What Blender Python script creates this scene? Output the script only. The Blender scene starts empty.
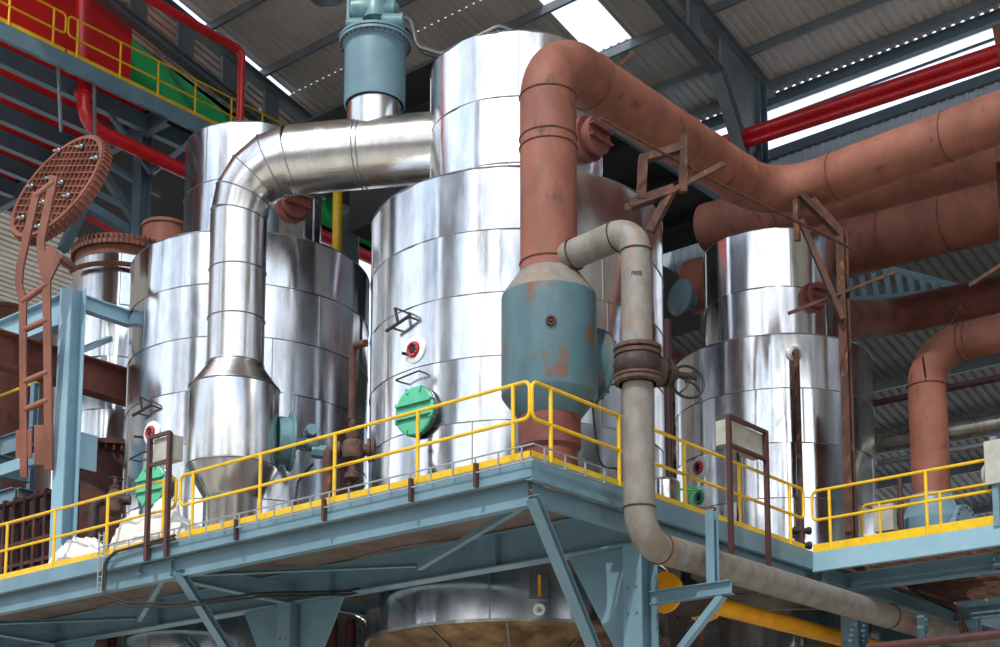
import bpy, math, random
from mathutils import Vector, Matrix
random.seed(7)
V = Vector
scn = bpy.context.scene
COL = scn.collection

# ------------------------------------------------------------------ camera, sky, sun, exposure
FP = 1490.0; PITCH = math.radians(8); YAW = math.radians(40.1); PPY = 667.0
vh = V((math.cos(YAW), math.sin(YAW), 0)); rt = V((math.sin(YAW), -math.cos(YAW), 0)); UP = V((0, 0, 1))
fw = vh*math.cos(PITCH) + UP*math.sin(PITCH); upv = -vh*math.sin(PITCH) + UP*math.cos(PITCH)
CAM = V((0, 0, 0)) - vh*19.7 - rt*0.43; CAM.z = 1.6
cd = bpy.data.cameras.new('camera'); cam = bpy.data.objects.new('camera', cd); COL.objects.link(cam)
cd.sensor_width = 36; cd.lens = FP/1000*36; cd.shift_y = (PPY-323.5)/1000
cam.location = CAM; cam.rotation_euler = (math.radians(98), 0, YAW-math.pi/2)
cd.clip_end = 500
scn.camera = cam
scn.view_settings.view_transform = 'Standard'; scn.view_settings.look = 'None'
scn.view_settings.exposure = 0.0; scn.view_settings.gamma = 1; scn.view_settings.use_curve_mapping = False

w = bpy.data.worlds.new('sky'); scn.world = w; w.use_nodes = True
nt = w.node_tree; nt.nodes.clear()
N = nt.nodes.new; L = nt.links.new
out = N('ShaderNodeOutputWorld'); bg = N('ShaderNodeBackground'); tc = N('ShaderNodeTexCoord')
sep = N('ShaderNodeSeparateXYZ'); L(tc.outputs['Generated'], sep.inputs[0])
rmp = N('ShaderNodeValToRGB'); L(sep.outputs['Z'], rmp.inputs[0])
e = rmp.color_ramp.elements
e[0].position = 0.0; e[0].color = (.34, .33, .32, 1)
e[1].position = .05; e[1].color = (.80, .86, .93, 1)
q = e.new(.35); q.color = (.66, .78, .95, 1)
q = e.new(.8); q.color = (.36, .52, .82, 1)
nz = N('ShaderNodeTexNoise'); nz.inputs['Scale'].default_value = 2.2; nz.inputs['Detail'].default_value = 7; nz.inputs['Roughness'].default_value = .6
mp = N('ShaderNodeMapping'); mp.inputs['Scale'].default_value = (1, 1, 2.2); L(tc.outputs['Generated'], mp.inputs[0]); L(mp.outputs[0], nz.inputs[0])
cr = N('ShaderNodeValToRGB'); cr.color_ramp.elements[0].position = .44; cr.color_ramp.elements[1].position = .60
L(nz.outputs[0], cr.inputs[0])
mx = N('ShaderNodeMixRGB'); L(cr.outputs[0], mx.inputs[0]); L(rmp.outputs[0], mx.inputs[1]); mx.inputs[2].default_value = (1.25, 1.25, 1.25, 1)
hz = N('ShaderNodeMath'); hz.operation = 'GREATER_THAN'; hz.inputs[1].default_value = 0.0; L(sep.outputs['Z'], hz.inputs[0])
mm = N('ShaderNodeMath'); mm.operation = 'MULTIPLY'; L(cr.outputs[0], mm.inputs[0]); L(hz.outputs[0], mm.inputs[1]); L(mm.outputs[0], mx.inputs[0])
L(mx.outputs[0], bg.inputs[0]); bg.inputs[1].default_value = 1.7; L(bg.outputs[0], out.inputs[0])

sd = bpy.data.lights.new('sun', 'SUN'); sd.energy = 2.9; sd.angle = math.radians(1.0); sd.color = (1, .95, .87)
sun = bpy.data.objects.new('sun', sd); COL.objects.link(sun)
SUND = V((-.95, -.28, 0.0)).normalized()*math.cos(math.radians(46)) + UP*math.sin(math.radians(46))   # towards the sun
sun.rotation_euler = SUND.to_track_quat('Z', 'Y').to_euler(); sun.location = (-20, 0, 40)

# ------------------------------------------------------------------ measuring helpers
def ray(px, py): return fw + rt*((px-500)/FP) - upv*((py-PPY)/FP)
def _on(px, py, ax, val):
    d = ray(px, py); return CAM + d*((val-CAM[ax])/d[ax])
def atx(px, py, x): return _on(px, py, 0, x)
def aty(px, py, y): return _on(px, py, 1, y)
def atz(px, py, z): return _on(px, py, 2, z)
def ath(px, py, hd): d = ray(px, py); return CAM + d*(hd/d.dot(vh))
def atd(px, py, dep): return CAM + ray(px, py)*dep
def oncyl(px, py, c, R):
    d = ray(px, py); o = CAM - V((c[0], c[1], 0)); a = d.x**2+d.y**2; b = 2*(o.x*d.x+o.y*d.y); k = o.x**2+o.y**2-R*R
    D = max(b*b-4*a*k, 0); t = (-b-math.sqrt(D))/(2*a); p = CAM+d*t
    n = V((p.x-c[0], p.y-c[1], 0)).normalized(); return p, n

# ------------------------------------------------------------------ materials
def s2l(c):
    r = []
    for x in c[:3]:
        x /= 255.0; r.append(x/12.92 if x <= .04045 else ((x+.055)/1.055)**2.4)
    return (*r, 1)
def mat(name, rgb, rough=.55, metal=0.0, rgb2=None, scale=3.0, lo=.45, hi=.65, bump=0.0, bscale=40, stretch=(1, 1, 1), rvar=0.0, coat=0, rgb3=None, s3=9, lo3=.62, hi3=.68):
    m = bpy.data.materials.new(name); m.use_nodes = True; t = m.node_tree; b = t.nodes['Principled BSDF']
    b.inputs['Base Color'].default_value = s2l(rgb); b.inputs['Roughness'].default_value = rough; b.inputs['Metallic'].default_value = metal
    if coat: b.inputs['Coat Weight'].default_value = coat
    tcn = t.nodes.new('ShaderNodeTexCoord'); mpn = t.nodes.new('ShaderNodeMapping'); mpn.inputs['Scale'].default_value = stretch
    t.links.new(tcn.outputs['Object'], mpn.inputs[0])
    def noise(sc, det=6):
        n = t.nodes.new('ShaderNodeTexNoise'); n.inputs['Scale'].default_value = sc; n.inputs['Detail'].default_value = det
        n.inputs['Roughness'].default_value = .62; t.links.new(mpn.outputs[0], n.inputs[0]); return n
    def ramp(n, a, c):
        r = t.nodes.new('ShaderNodeValToRGB'); r.color_ramp.elements[0].position = a; r.color_ramp.elements[1].position = c
        t.links.new(n.outputs[0], r.inputs[0]); return r
    src = None
    if rgb2:
        r = ramp(noise(scale), lo, hi); k = t.nodes.new('ShaderNodeMixRGB'); t.links.new(r.outputs[0], k.inputs[0])
        k.inputs[1].default_value = s2l(rgb); k.inputs[2].default_value = s2l(rgb2); src = k
    if rgb3:
        r = ramp(noise(s3, 9), lo3, hi3); k = t.nodes.new('ShaderNodeMixRGB'); t.links.new(r.outputs[0], k.inputs[0])
        if src: t.links.new(src.outputs[0], k.inputs[1])
        else: k.inputs[1].default_value = s2l(rgb)
        k.inputs[2].default_value = s2l(rgb3); src = k
    if src: t.links.new(src.outputs[0], b.inputs['Base Color'])
    if rvar:
        n = noise(scale*.7); mr = t.nodes.new('ShaderNodeMapRange'); mr.inputs['From Min'].default_value = .35; mr.inputs['From Max'].default_value = .65
        mr.inputs['To Min'].default_value = rough-rvar; mr.inputs['To Max'].default_value = rough+rvar
        t.links.new(n.outputs[0], mr.inputs[0]); t.links.new(mr.outputs[0], b.inputs['Roughness'])
    if bump:
        n = noise(bscale, 4); bp = t.nodes.new('ShaderNodeBump'); bp.inputs['Strength'].default_value = bump; bp.inputs['Distance'].default_value = .02
        t.links.new(n.outputs[0], bp.inputs['Height']); t.links.new(bp.outputs[0], b.inputs['Normal'])
    return m
M = {}
M['clad'] = mat('polished_cladding', (232, 234, 237), .19, 1.0, (190, 193, 198), 2.0, .4, .7, .07, 4.0, (1, 1, .3), .08)
M['clad_duct'] = mat('duct_cladding', (218, 217, 214), .24, 1.0, (196, 195, 192), 3.0, .4, .7, .04, 5.0, (1, 1, .4), .05)
M['clad_dull'] = mat('dull_cladding', (205, 200, 190), .30, 1.0, (160, 150, 135), 3.0, .4, .7, .12, 8.0, (1, 1, .5), .08)
M['seam'] = mat('seam_metal', (150, 152, 156), .35, 1.0)
M['oxide'] = mat('red_oxide_primer', (143, 89, 72), .66, 0, (104, 60, 47), 1.3, .34, .70, .12, 30, (1, 1, .6), .06, rgb3=(84, 52, 42), s3=3.5, lo3=.60, hi3=.70)
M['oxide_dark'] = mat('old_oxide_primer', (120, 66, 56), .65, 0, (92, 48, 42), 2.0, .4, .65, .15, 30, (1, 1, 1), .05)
M['weld'] = mat('burnt_weld', (78, 50, 40), .7, .2, (112, 70, 52), 12, .4, .6, .2, 60)
M['rust'] = mat('rusty_steel', (96, 62, 48), .75, .25, (60, 44, 40), 4, .4, .62, .3, 40, (1, 1, .6), .05, rgb3=(142, 88, 52), s3=7, lo3=.58, hi3=.66)
M['blue_lit'] = mat('sunlit_blue_paint', (140, 176, 192), .42, 0, (128, 165, 182), 1.5, .4, .65, .05, 30)  # lighter copy of the blue paint, sunlight put into the colour
M['cone'] = mat('mottled_brown_metal', (150, 124, 92), .42, .85, (96, 74, 52), 1.6, .4, .65, .08, 10)  # brown metal with darker mottling
M['yard_added'] = mat('added_yard_blocks', (150, 150, 148), .8, 0, (128, 128, 126), .3, .4, .6)
M['blue'] = mat('blue_grey_paint', (104, 136, 150), .42, 0, (94, 124, 138), 1.5, .4, .65, .05, 30, (1, 1, 1), .05)
M['blue_dark'] = mat('slate_grey_paint', (92, 112, 124), .5, 0, (82, 102, 114), 1.5, .4, .65, .05, 30)
M['teal'] = mat('teal_valve_paint', (80, 110, 118), .42, 0, (70, 98, 108), 3, .4, .65, .08, 25, (1, 1, .5), .08, rgb3=(112, 78, 56), s3=2.6, lo3=.57, hi3=.64)
M['motor'] = mat('sea_green_paint', (104, 142, 150), .38, 0, (84, 120, 130), 4, .4, .65, .05, 25)
M['yellow'] = mat('yellow_paint', (228, 186, 30), .40, 0, (212, 168, 26), 5, .45, .65, .04, 30, rgb3=(150, 116, 50), s3=12, lo3=.70, hi3=.74)
M['gas'] = mat('gas_yellow_paint', (232, 162, 12), .4, 0, (214, 144, 12), 3, .45, .65, .04, 30)
M['red'] = mat('signal_red_paint', (204, 30, 40), .32, 0, (184, 26, 34), 2, .4, .6, .03, 20, coat=.3)
M['redsheet'] = mat('red_sheet', (225, 34, 30), .5, 0, (208, 28, 26), .6, .4, .65)
M['greensheet'] = mat('green_sheet', (26, 160, 84), .5, 0, (20, 144, 74), .6, .4, .65)
M['pipe'] = mat('weathered_pipe', (134, 131, 125), .6, .15, (112, 107, 100), 4, .38, .66, .25, 45, (1, 1, .7), .06, rgb3=(140, 106, 78), s3=2.5, lo3=.55, hi3=.70)
M['galv'] = mat('galvanised_steel', (172, 178, 182), .4, .7, (150, 156, 160), 8, .4, .6)
M['black'] = mat('black_rubber', (26, 26, 28), .55)
M['darkbrown'] = mat('dark_brown_paint', (76, 42, 40), .5, 0, (64, 36, 36), 4, .4, .6)
M['valve'] = mat('rusty_cast_iron', (98, 76, 64), .7, .3, (72, 54, 46), 8, .4, .62, .35, 40)
M['valve_dark'] = mat('greasy_cast_iron', (52, 44, 42), .6, .3, (84, 62, 50), 6, .5, .68, .3, 40)
M['green'] = mat('mint_green_hatch', (92, 190, 150), .45, 0, (82, 176, 138), 4, .4, .6)
M['white'] = mat('white_ring', (232, 236, 238), .4)
M['boxgrey'] = mat('beige_enclosure', (176, 176, 166), .45, 0, (160, 160, 150), 3, .4, .6)
M['glassred'] = mat('red_sight_ring', (190, 30, 44), .3); M['glassgreen'] = mat('green_sight_ring', (20, 150, 100), .3)
M['tarp'] = mat('white_tarpaulin', (226, 224, 220), .6, 0, (208, 206, 202), 3, .4, .6, .9, 7)
M['roof'] = mat('roof_sheet', (204, 199, 192), .5, 0, (190, 185, 178), .5, .4, .6)
M['leanroof'] = mat('lean_to_sheet', (120, 122, 124), .5, 0, (108, 110, 112), .5, .4, .6)
M['wallsheet'] = mat('wall_sheet', (190, 206, 218), .45, 0, (178, 194, 206), .5, .4, .6)
M['wallfar'] = mat('far_wall_sheet', (66, 84, 90), .6, 0, (56, 72, 78), .5, .4, .6)
M['steeldark'] = mat('dark_frame_paint', (112, 122, 128), .5, 0, (100, 110, 116), 1, .4, .6)
M['concrete'] = mat('concrete', (212, 205, 192), .9, 0, (192, 186, 174), .3, .4, .65, .2, 8)
M['deck'] = mat('chequer_plate', (120, 110, 104), .7, .2, (104, 84, 72), 1.2, .4, .65, .2, 30)
M['brick'] = mat('dark_brick_red', (88, 48, 42), .8, 0, (60, 36, 34), 3, .4, .6)
M['interior'] = mat('near_black', (46, 46, 48), .85)  # one flat near-black colour
def translucent(name, rgb, amount):
    m = bpy.data.materials.new(name); m.use_nodes = True; t = m.node_tree; t.nodes.clear()
    o = t.nodes.new('ShaderNodeOutputMaterial'); a = t.nodes.new('ShaderNodeBsdfTranslucent'); b = t.nodes.new('ShaderNodeBsdfTransparent'); k = t.nodes.new('ShaderNodeMixShader')
    a.inputs[0].default_value = s2l(rgb); b.inputs[0].default_value = s2l(rgb); k.inputs[0].default_value = amount
    t.links.new(a.outputs[0], k.inputs[1]); t.links.new(b.outputs[0], k.inputs[2]); t.links.new(k.outputs[0], o.inputs[0]); return m
M['poly'] = translucent('clear_polycarbonate', (250, 252, 255), .75)

# ------------------------------------------------------------------ mesh builder
def basis(d, up=UP):
    d = d.normalized()
    if abs(d.dot(up)) > .995: up = V((1, 0, 0)) if abs(d.x) < .9 else V((0, 1, 0))
    s = d.cross(up).normalized(); u = s.cross(d).normalized(); return d, s, u
class MB:
    def __init__(self): self.v = []; self.f = []
    def add(self, vs, fs):
        k = len(self.v); self.v += [V(p) for p in vs]; self.f += [tuple(i+k for i in f) for f in fs]; return self
    def box(self, a, b):
        x0, y0, z0 = [min(a[i], b[i]) for i in range(3)]; x1, y1, z1 = [max(a[i], b[i]) for i in range(3)]
        return self.add([(x0, y0, z0), (x1, y0, z0), (x1, y1, z0), (x0, y1, z0), (x0, y0, z1), (x1, y0, z1), (x1, y1, z1), (x0, y1, z1)],
                        [(0, 3, 2, 1), (4, 5, 6, 7), (0, 1, 5, 4), (1, 2, 6, 5), (2, 3, 7, 6), (3, 0, 4, 7)])
    def prism(self, p, q, poly, up=UP):
        p = V(p); q = V(q); d, s, u = basis(q-p, up); n = len(poly)
        vs = [p+s*a+u*b for a, b in poly]+[q+s*a+u*b for a, b in poly]
        return self.add(vs, [tuple(range(n)), tuple(range(2*n-1, n-1, -1))]+[(i, i+n, (i+1) % n+n, (i+1) % n) for i in range(n)])
    def bar(self, p, q, w_, h, up=UP): a = w_/2; b = h/2; return self.prism(p, q, [(-a, -b), (a, -b), (a, b), (-a, b)], up)
    def ibeam(self, p, q, w_, h, tf=.02, tw=.014, up=UP):
        a = w_/2; b = h/2; c = tw/2; e_ = b-tf
        return self.prism(p, q, [(-a, -b), (a, -b), (a, -e_), (c, -e_), (c, e_), (a, e_), (a, b), (-a, b), (-a, e_), (-c, e_), (-c, -e_), (-a, -e_)], up)
    def channel(self, p, q, w_, h, t=.014, up=UP, flip=1):
        a = w_/2; b = h/2; P = [(-a, -b), (a, -b), (a, -b+t), (-a+t, -b+t), (-a+t, b-t), (a, b-t), (a, b), (-a, b)]
        return self.prism(p, q, [(x*flip, y) for x, y in P], up)
    def angle(self, p, q, w_, t=.012, up=UP, flip=1):
        P = [(0, 0), (w_, 0), (w_, t), (t, t), (t, w_), (0, w_)]
        return self.prism(p, q, [(x*flip, y) for x, y in P], up)
    def tube(self, pts, r, n=16, cap=True, closed=False):
        pts = [V(p) for p in pts]; m = len(pts); rr = r if isinstance(r, (list, tuple)) else [r]*m
        tang = []
        for i in range(m):
            if closed: t = pts[(i+1) % m]-pts[i-1]
            elif i == 0: t = pts[1]-pts[0]
            elif i == m-1: t = pts[-1]-pts[-2]
            else: t = (pts[i]-pts[i-1]).normalized()+(pts[i+1]-pts[i]).normalized()
            tang.append(t.normalized())
        _, s, u = basis(tang[0]); vs = []; 
        for i in range(m):
            s = (s-tang[i]*s.dot(tang[i])).normalized(); u = s.cross(tang[i])
            k = 1.0
            vs += [pts[i]+(s*math.cos(2*math.pi*j/n)+u*math.sin(2*math.pi*j/n))*rr[i]*k for j in range(n)]
        fs = []
        for i in range(m if closed else m-1):
            a = i*n; b = ((i+1) % m)*n
            fs += [(a+j, a+(j+1) % n, b+(j+1) % n, b+j) for j in range(n)]
        if cap and not closed: fs += [tuple(range(n-1, -1, -1)), tuple(range((m-1)*n, m*n))]
        return self.add(vs, fs)
    def cyl(self, p, q, r, n=20): return self.tube([p, q], r, n)
    def lathe(self, c, axis, prof, n=48, cap=True):
        c = V(c); d, s, u = basis(V(axis)); vs = []
        for r, h in prof: vs += [c+d*h+(s*math.cos(2*math.pi*j/n)+u*math.sin(2*math.pi*j/n))*r for j in range(n)]
        fs = []
        for i in range(len(prof)-1):
            a = i*n; b = a+n; fs += [(a+j, a+(j+1) % n, b+(j+1) % n, b+j) for j in range(n)]
        if cap: fs += [tuple(range(n-1, -1, -1)), tuple(range((len(prof)-1)*n, len(prof)*n))]
        return self.add(vs, fs)
    def torus(self, c, axis, R, r, n=40, k=8):
        c = V(c); d, s, u = basis(V(axis))
        return self.tube([c+(s*math.cos(2*math.pi*j/n)+u*math.sin(2*math.pi*j/n))*R for j in range(n)], r, k, closed=True)
    def bolts(self, c, axis, R, n, r=.02, h=.05, a0=0):
        c = V(c); d, s, u = basis(V(axis))
        for j in range(n):
            a = 2*math.pi*j/n+a0; p = c+(s*math.cos(a)+u*math.sin(a))*R; self.cyl(p-d*h/2, p+d*h/2, r, 6)
        return self
    def sphere(self, c, r, n=12, k=8, sc=(1, 1, 1)):
        c = V(c); vs = []; fs = []
        for i in range(k+1):
            t = math.pi*i/k
            for j in range(n): a = 2*math.pi*j/n; vs.append((c.x+r*sc[0]*math.sin(t)*math.cos(a), c.y+r*sc[1]*math.sin(t)*math.sin(a), c.z+r*sc[2]*math.cos(t)))
        for i in range(k):
            for j in range(n): fs.append((i*n+j, i*n+(j+1) % n, (i+1)*n+(j+1) % n, (i+1)*n+j))
        return self.add(vs, fs)
def bend(pts, R, n=8):
    pts = [V(p) for p in pts]; o_ = [pts[0]]
    for i in range(1, len(pts)-1):
        a = (pts[i-1]-pts[i]).normalized(); b = (pts[i+1]-pts[i]).normalized(); ang = a.angle(b)
        if ang > 3.1: o_.append(pts[i]); continue
        RR = R[i-1] if isinstance(R, (list, tuple)) else R
        t = RR/math.tan(ang/2); t = min(t, (pts[i-1]-pts[i]).length*.49, (pts[i+1]-pts[i]).length*.49); RR = t*math.tan(ang/2)
        c = pts[i]+(a+b).normalized()*(RR/math.sin(ang/2)); s_ = pts[i]+a*t-c; e_ = pts[i]+b*t-c; tot = s_.angle(e_)
        for k in range(n+1):
            f = k/n; o_.append(c+(s_*math.sin((1-f)*tot)+e_*math.sin(f*tot))/math.sin(tot))
    o_.append(pts[-1]); return o_

ORG = {}
def mesh_of(name, mb, m, org):
    me = bpy.data.meshes.new(name); me.from_pydata([tuple(p-org) for p in mb.v], [], mb.f)
    me.materials.append(m)
    me.polygons.foreach_set('use_smooth', [True]*len(me.polygons)); me.set_sharp_from_angle(angle=math.radians(32)); me.update()
    return me
def part(name, mb, m, parent, label=None, stuff=False):
    org = ORG[parent.name]; o = bpy.data.objects.new(name, mesh_of(name, mb, M[m] if isinstance(m, str) else m, org)); COL.objects.link(o); o.parent = parent
    ORG[o.name] = org
    if label: o['label'] = label
    if stuff: o['kind'] = 'stuff'
    return o
def thing(name, label, cat, loc=(0, 0, 0), group=None):
    o = bpy.data.objects.new(name, None); COL.objects.link(o); o.location = loc; ORG[o.name] = V(loc); o.empty_display_size = .2
    o['label'] = label; o['category'] = cat
    if group: o['group'] = group
    return o
def solid(name, mb, m, label, cat, group=None, loc=None, kind=None):
    org = V(loc) if loc is not None else sum(mb.v, V())/len(mb.v)
    o = bpy.data.objects.new(name, mesh_of(name, mb, M[m] if isinstance(m, str) else m, org)); COL.objects.link(o); o.location = org; ORG[o.name] = org
    o['label'] = label; o['category'] = cat
    if group: o['group'] = group
    if kind: o['kind'] = kind
    return o
def struct(name, mb, m, label=None):
    o = bpy.data.objects.new(name, mesh_of(name, mb, M[m] if isinstance(m, str) else m, V())); COL.objects.link(o); o['kind'] = 'structure'
    ORG[o.name] = V()
    if label: o['label'] = label
    return o
def each(name, mbs, m, parent):
    for k in mbs: part(name, k, m, parent)
def boltset(name, c, axis, R_, n, r, h, m, parent):
    c = V(c); d, s_, u_ = basis(V(axis))
    for j in range(n):
        a = 2*math.pi*j/n; p = c+(s_*math.cos(a)+u_*math.sin(a))*R_; part(name, MB().cyl(p-d*h/2, p+d*h/2, r, 6), m, parent)
def dup(root, loc, label=None, group=None):
    r = root.copy(); COL.objects.link(r); r.location = loc; ORG[r.name] = V(loc)
    if label: r['label'] = label
    if group: r['group'] = group
    for ch in list(root.children):
        c = ch.copy(); COL.objects.link(c); c.parent = r
        for g in ch.children:
            d_ = g.copy(); COL.objects.link(d_); d_.parent = c
    return r

# ================================================================== THE SETTING
DZ = 7.2                                       # walkway deck height
def roofz(x): return 28.3-.23*x
struct('floor', MB().box((-60, -60, -.3), (90, 90, 0)), 'concrete')
RIB = .26
def ribbed(mb, x0, x1, y0, y1, zf, h=.05, pitch=RIB, th=.02):
    """trapezoid-ribbed sheet, ribs along x"""
    ys = []; y = y0
    while y < y1-1e-6:
        for dy, dz in ((0, 0), (.14, 0), (.17, h), (.23, h)): ys.append((y+dy*pitch/.26, dz))
        y += pitch
    ys.append((min(y, y1+pitch), 0)); n = len(ys)
    for s_ in (0, th):
        k = len(mb.v)
        mb.v += [V((x0, a, zf(x0)+b+s_)) for a, b in ys]+[V((x1, a, zf(x1)+b+s_)) for a, b in ys]
        mb.f += [(k+i, k+i+1, k+n+i+1, k+n+i) for i in range(n-1)]
    return mb
RX0 = -3.0
def onroof(px, py):
    d = ray(px, py); t_ = (28.3-.23*CAM.x-CAM.z)/(d.z+.23*d.x); return CAM+d*t_
sky2 = (onroof(180, 10)+onroof(222, 42))/2
cm = MB()
ribbed(cm, RX0, 13.2, -44, sky2.y-.25, roofz); ribbed(cm, RX0, 13.2, sky2.y+.3, 32, roofz); ribbed(cm, 13.2, 16.35, -44, 9.4, roofz); ribbed(cm, 13.2, 16.35, 10.95, 32, roofz); ribbed(cm, 16.35, 20.1, -44, 32, roofz)
struct('ceiling', cm, 'roof')
zl = aty(30, 195, 30).z
lb_ = MB(); ribbed(lb_, -10, 24, 27.5, 60, lambda x: 0, .06, .34)
lb_.v = [V((p.x, p.y, zl+(p.z)-(p.y-30)*.10)) for p in lb_.v]
struct('ceiling_left_bay', lb_, 'roof')
yard = MB(); ry = random.Random(4)  # unseen blocks and posts, added so the tanks have something to reflect
for (x0, y0, w0, d0, h0) in ((-46, -60, 10, 20, 10), (-44, -34, 6, 5, 26), (-50, -22, 8, 12, 8), (-48, -2, 8, 9, 9), (-44, 9, 5, 11, 40), (-50, 26, 8, 16, 9), (-40, 46, 12, 6, 24), (-20, -58, 10, 6, 11), (0, -60, 5, 5, 24), (12, -62, 12, 8, 14), (-34, -46, 3, 3, 22), (-40, 30, 2, 2, 36), (-34, -6, 1.4, 1.4, 34), (-34, -20, 1.4, 1.4, 34), (-34, 24, 1.2, 1.2, 34))+tuple((-32, -40+k*4.4, 1.3, 1.5, 15) for k in range(18)):
    yard.box((x0, y0, 0), (x0+w0, y0+d0, h0))
    yard.box((x0-.3, y0-.3, h0), (x0+w0+.3, y0+d0+.3, h0+.5))
struct('wall_south_added', MB().box((-4, -45, 0), (40, -44.8, 26)), 'wallfar', 'unseen end wall added beyond the right edge for the tank reflections')  # unseen dark wall, added for the right-hand sides of the tanks to reflect
struct('wall_front_added', yard, 'yard_added', 'unseen works buildings added across the yard for the tank reflections')
struct('window_1', MB().add([(13.1, 9.3, roofz(13.1)+.03), (16.4, 9.3, roofz(16.4)+.03), (16.4, 11.0, roofz(16.4)+.03), (13.1, 11.0, roofz(13.1)+.03)], [(0, 1, 2, 3)]), 'poly')
struct('window_3', MB().add([(RX0, sky2.y-.3, roofz(RX0)+.04), (13.2, sky2.y-.3, roofz(13.2)+.04), (13.2, sky2.y+.35, roofz(13.2)+.04), (RX0, sky2.y+.35, roofz(RX0)+.04)], [(0, 1, 2, 3)]), 'poly')
# far wall on the right (x = 20): ribbed band below a long window strip
def vribbed(mb, x, y0, y1, z0, z1, pitch=.26, h=.05):
    ys = []; y = y0
    while y < y1-1e-6:
        for dy, dz in ((0, 0), (.14, 0), (.17, -h), (.23, -h)): ys.append((y+dy, dz))
        y += pitch
    n = len(ys)
    for s_ in (0, .02):
        k = len(mb.v); mb.v += [V((x+b+s_, a, z0)) for a, b in ys]+[V((x+b+s_, a, z1)) for a, b in ys]
        mb.f += [(k+i, k+i+1, k+n+i+1, k+n+i) for i in range(n-1)]
    return mb
struct('wall_right', vribbed(MB(), 20.15, -44, 21, 18.9, 21.8), 'wallsheet')
struct('trim_1', MB().box((20.0, -44, 21.72), (20.25, 21, 22.0)).box((20.0, -44, 23.3), (20.25, 21, 23.62)), 'blue_dark')
struct('window_2', MB().box((20.18, -44, 22.0), (20.19, 21, 23.3)), 'poly')
struct('trim_2', MB().bar((20.1, -14, 22.9), (20.1, 21, 22.9), .06, .06), 'blue_dark')
# lean-to roof beyond the wall
def leanz(x): return 18.6-.24*(x-20)
struct('ceiling_lean_to', ribbed(MB(), 20.4, 37, -44, 20, leanz, .06, .3), 'leanroof')
pm = 0
for k in range(6):
    x = 20.8+k*3.0
    solid('lean_to_purlin', MB().channel((x, -16, leanz(x)-.16), (x, 20, leanz(x)-.16), .1, .26), 'steeldark',
          ('highest', 'second', 'third', 'fourth', 'fifth', 'lowest')[k]+' dark purlin under the low lean-to roof at the right', 'purlin', 'purlins under the lean-to roof')
# gable sheets behind the upper walkway
struct('wall_left', MB().box((-8, 34.0, 0), (30, 34.1, 12.5)), 'wallfar')
gx0 = aty(131, 60, 20.5).x
struct('wall_gable', MB().add([(-2, 20.5, 22.1), (gx0, 20.5, 22.1), (gx0, 20.5, roofz(gx0)-1.4), (-2, 20.5, roofz(-2)-1.4), (-2, 20.6, 22.1), (gx0, 20.6, 22.1), (gx0, 20.6, roofz(gx0)-1.4), (-2, 20.6, roofz(-2)-1.4)], [(0, 1, 2, 3), (7, 6, 5, 4), (0, 4, 5, 1), (1, 5, 6, 2), (2, 6, 7, 3), (3, 7, 4, 0)]), 'redsheet', 'red sheet-clad gable wall')
struct('wall_gable_green', MB().add([(gx0+.25, 20.9, 22.12), (24, 20.9, 22.12), (24, 20.9, roofz(24)-1.4), (gx0+.25, 20.9, roofz(gx0+.25)-1.4), (gx0+.25, 21.0, 22.12), (24, 21.0, 22.12), (24, 21.0, roofz(24)-1.4), (gx0+.25, 21.0, roofz(gx0+.25)-1.4)],
      [(0, 1, 2, 3), (7, 6, 5, 4), (0, 4, 5, 1), (1, 5, 6, 2), (2, 6, 7, 3), (3, 7, 4, 0)]), 'greensheet', 'green sheet-clad gable wall')

# ------------------------------------------------------------------ roof steel
def rafter(y, label):
    t = thing('roof_rafter', label, 'rafter', (18.2, y, 0), 'castellated roof rafters')
    m = MB(); bz = lambda x: roofz(x)-1.62; tz = lambda x: roofz(x)-.40
    m.ibeam((RX0, y, bz(RX0)), (16.9, y, bz(16.9)), .30, .26, .03, .05); part('bottom_chord', m, 'steeldark', t)
    part('top_chord', MB().ibeam((RX0, y, tz(RX0)), (19.6, y, tz(19.6)), .34, .28, .03, .05), 'steeldark', t)
    x = RX0+.8
    while x < 16.6:
        part('web_post', MB().bar((x, y, bz(x)+.12), (x, y, tz(x)-.1), .10, .55, up=V((1, 0, 0))), 'steeldark', t); x += 1.62
    part('knee', MB().ibeam((16.8, y, bz(16.8)), (18.0, y, 21.0), .34, .34, .03, .05).add(
        [(16.9, y-.03, bz(16.9)), (18.2, y-.03, 20.9), (18.6, y-.03, 21.2), (18.8, y-.03, tz(18.8)), (16.9, y-.03, tz(16.9)),
         (16.9, y+.03, bz(16.9)), (18.2, y+.03, 20.9), (18.6, y+.03, 21.2), (18.8, y+.03, tz(18.8)), (16.9, y+.03, tz(16.9))],
        [(0, 1, 2, 3, 4), (9, 8, 7, 6, 5), (0, 5, 6, 1), (1, 6, 7, 2), (2, 7, 8, 3), (3, 8, 9, 4), (4, 9, 5, 0)]), 'steeldark', t)
    part('column', MB().ibeam((18.3, y, 0), (18.3, y, 21.2), .36, .5, .03, .03, up=V((1, 0, 0))).ibeam((18.9, y, 0), (18.9, y, 23.4), .3, .4, .03, .03, up=V((1, 0, 0))), 'blue_dark', t)
    return t
rafter(7.1, 'castellated grey roof rafter crossing above the big rust pipe near the window strip')
rafter(20.0, 'castellated grey roof rafter in front of the red and green gable sheets')
rafter(-5.9, 'castellated grey roof frame at the right edge of the picture')
ORD = ['first', 'second', 'third', 'fourth', 'fifth', 'sixth', 'seventh', 'eighth', 'ninth', 'tenth', 'eleventh']
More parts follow.
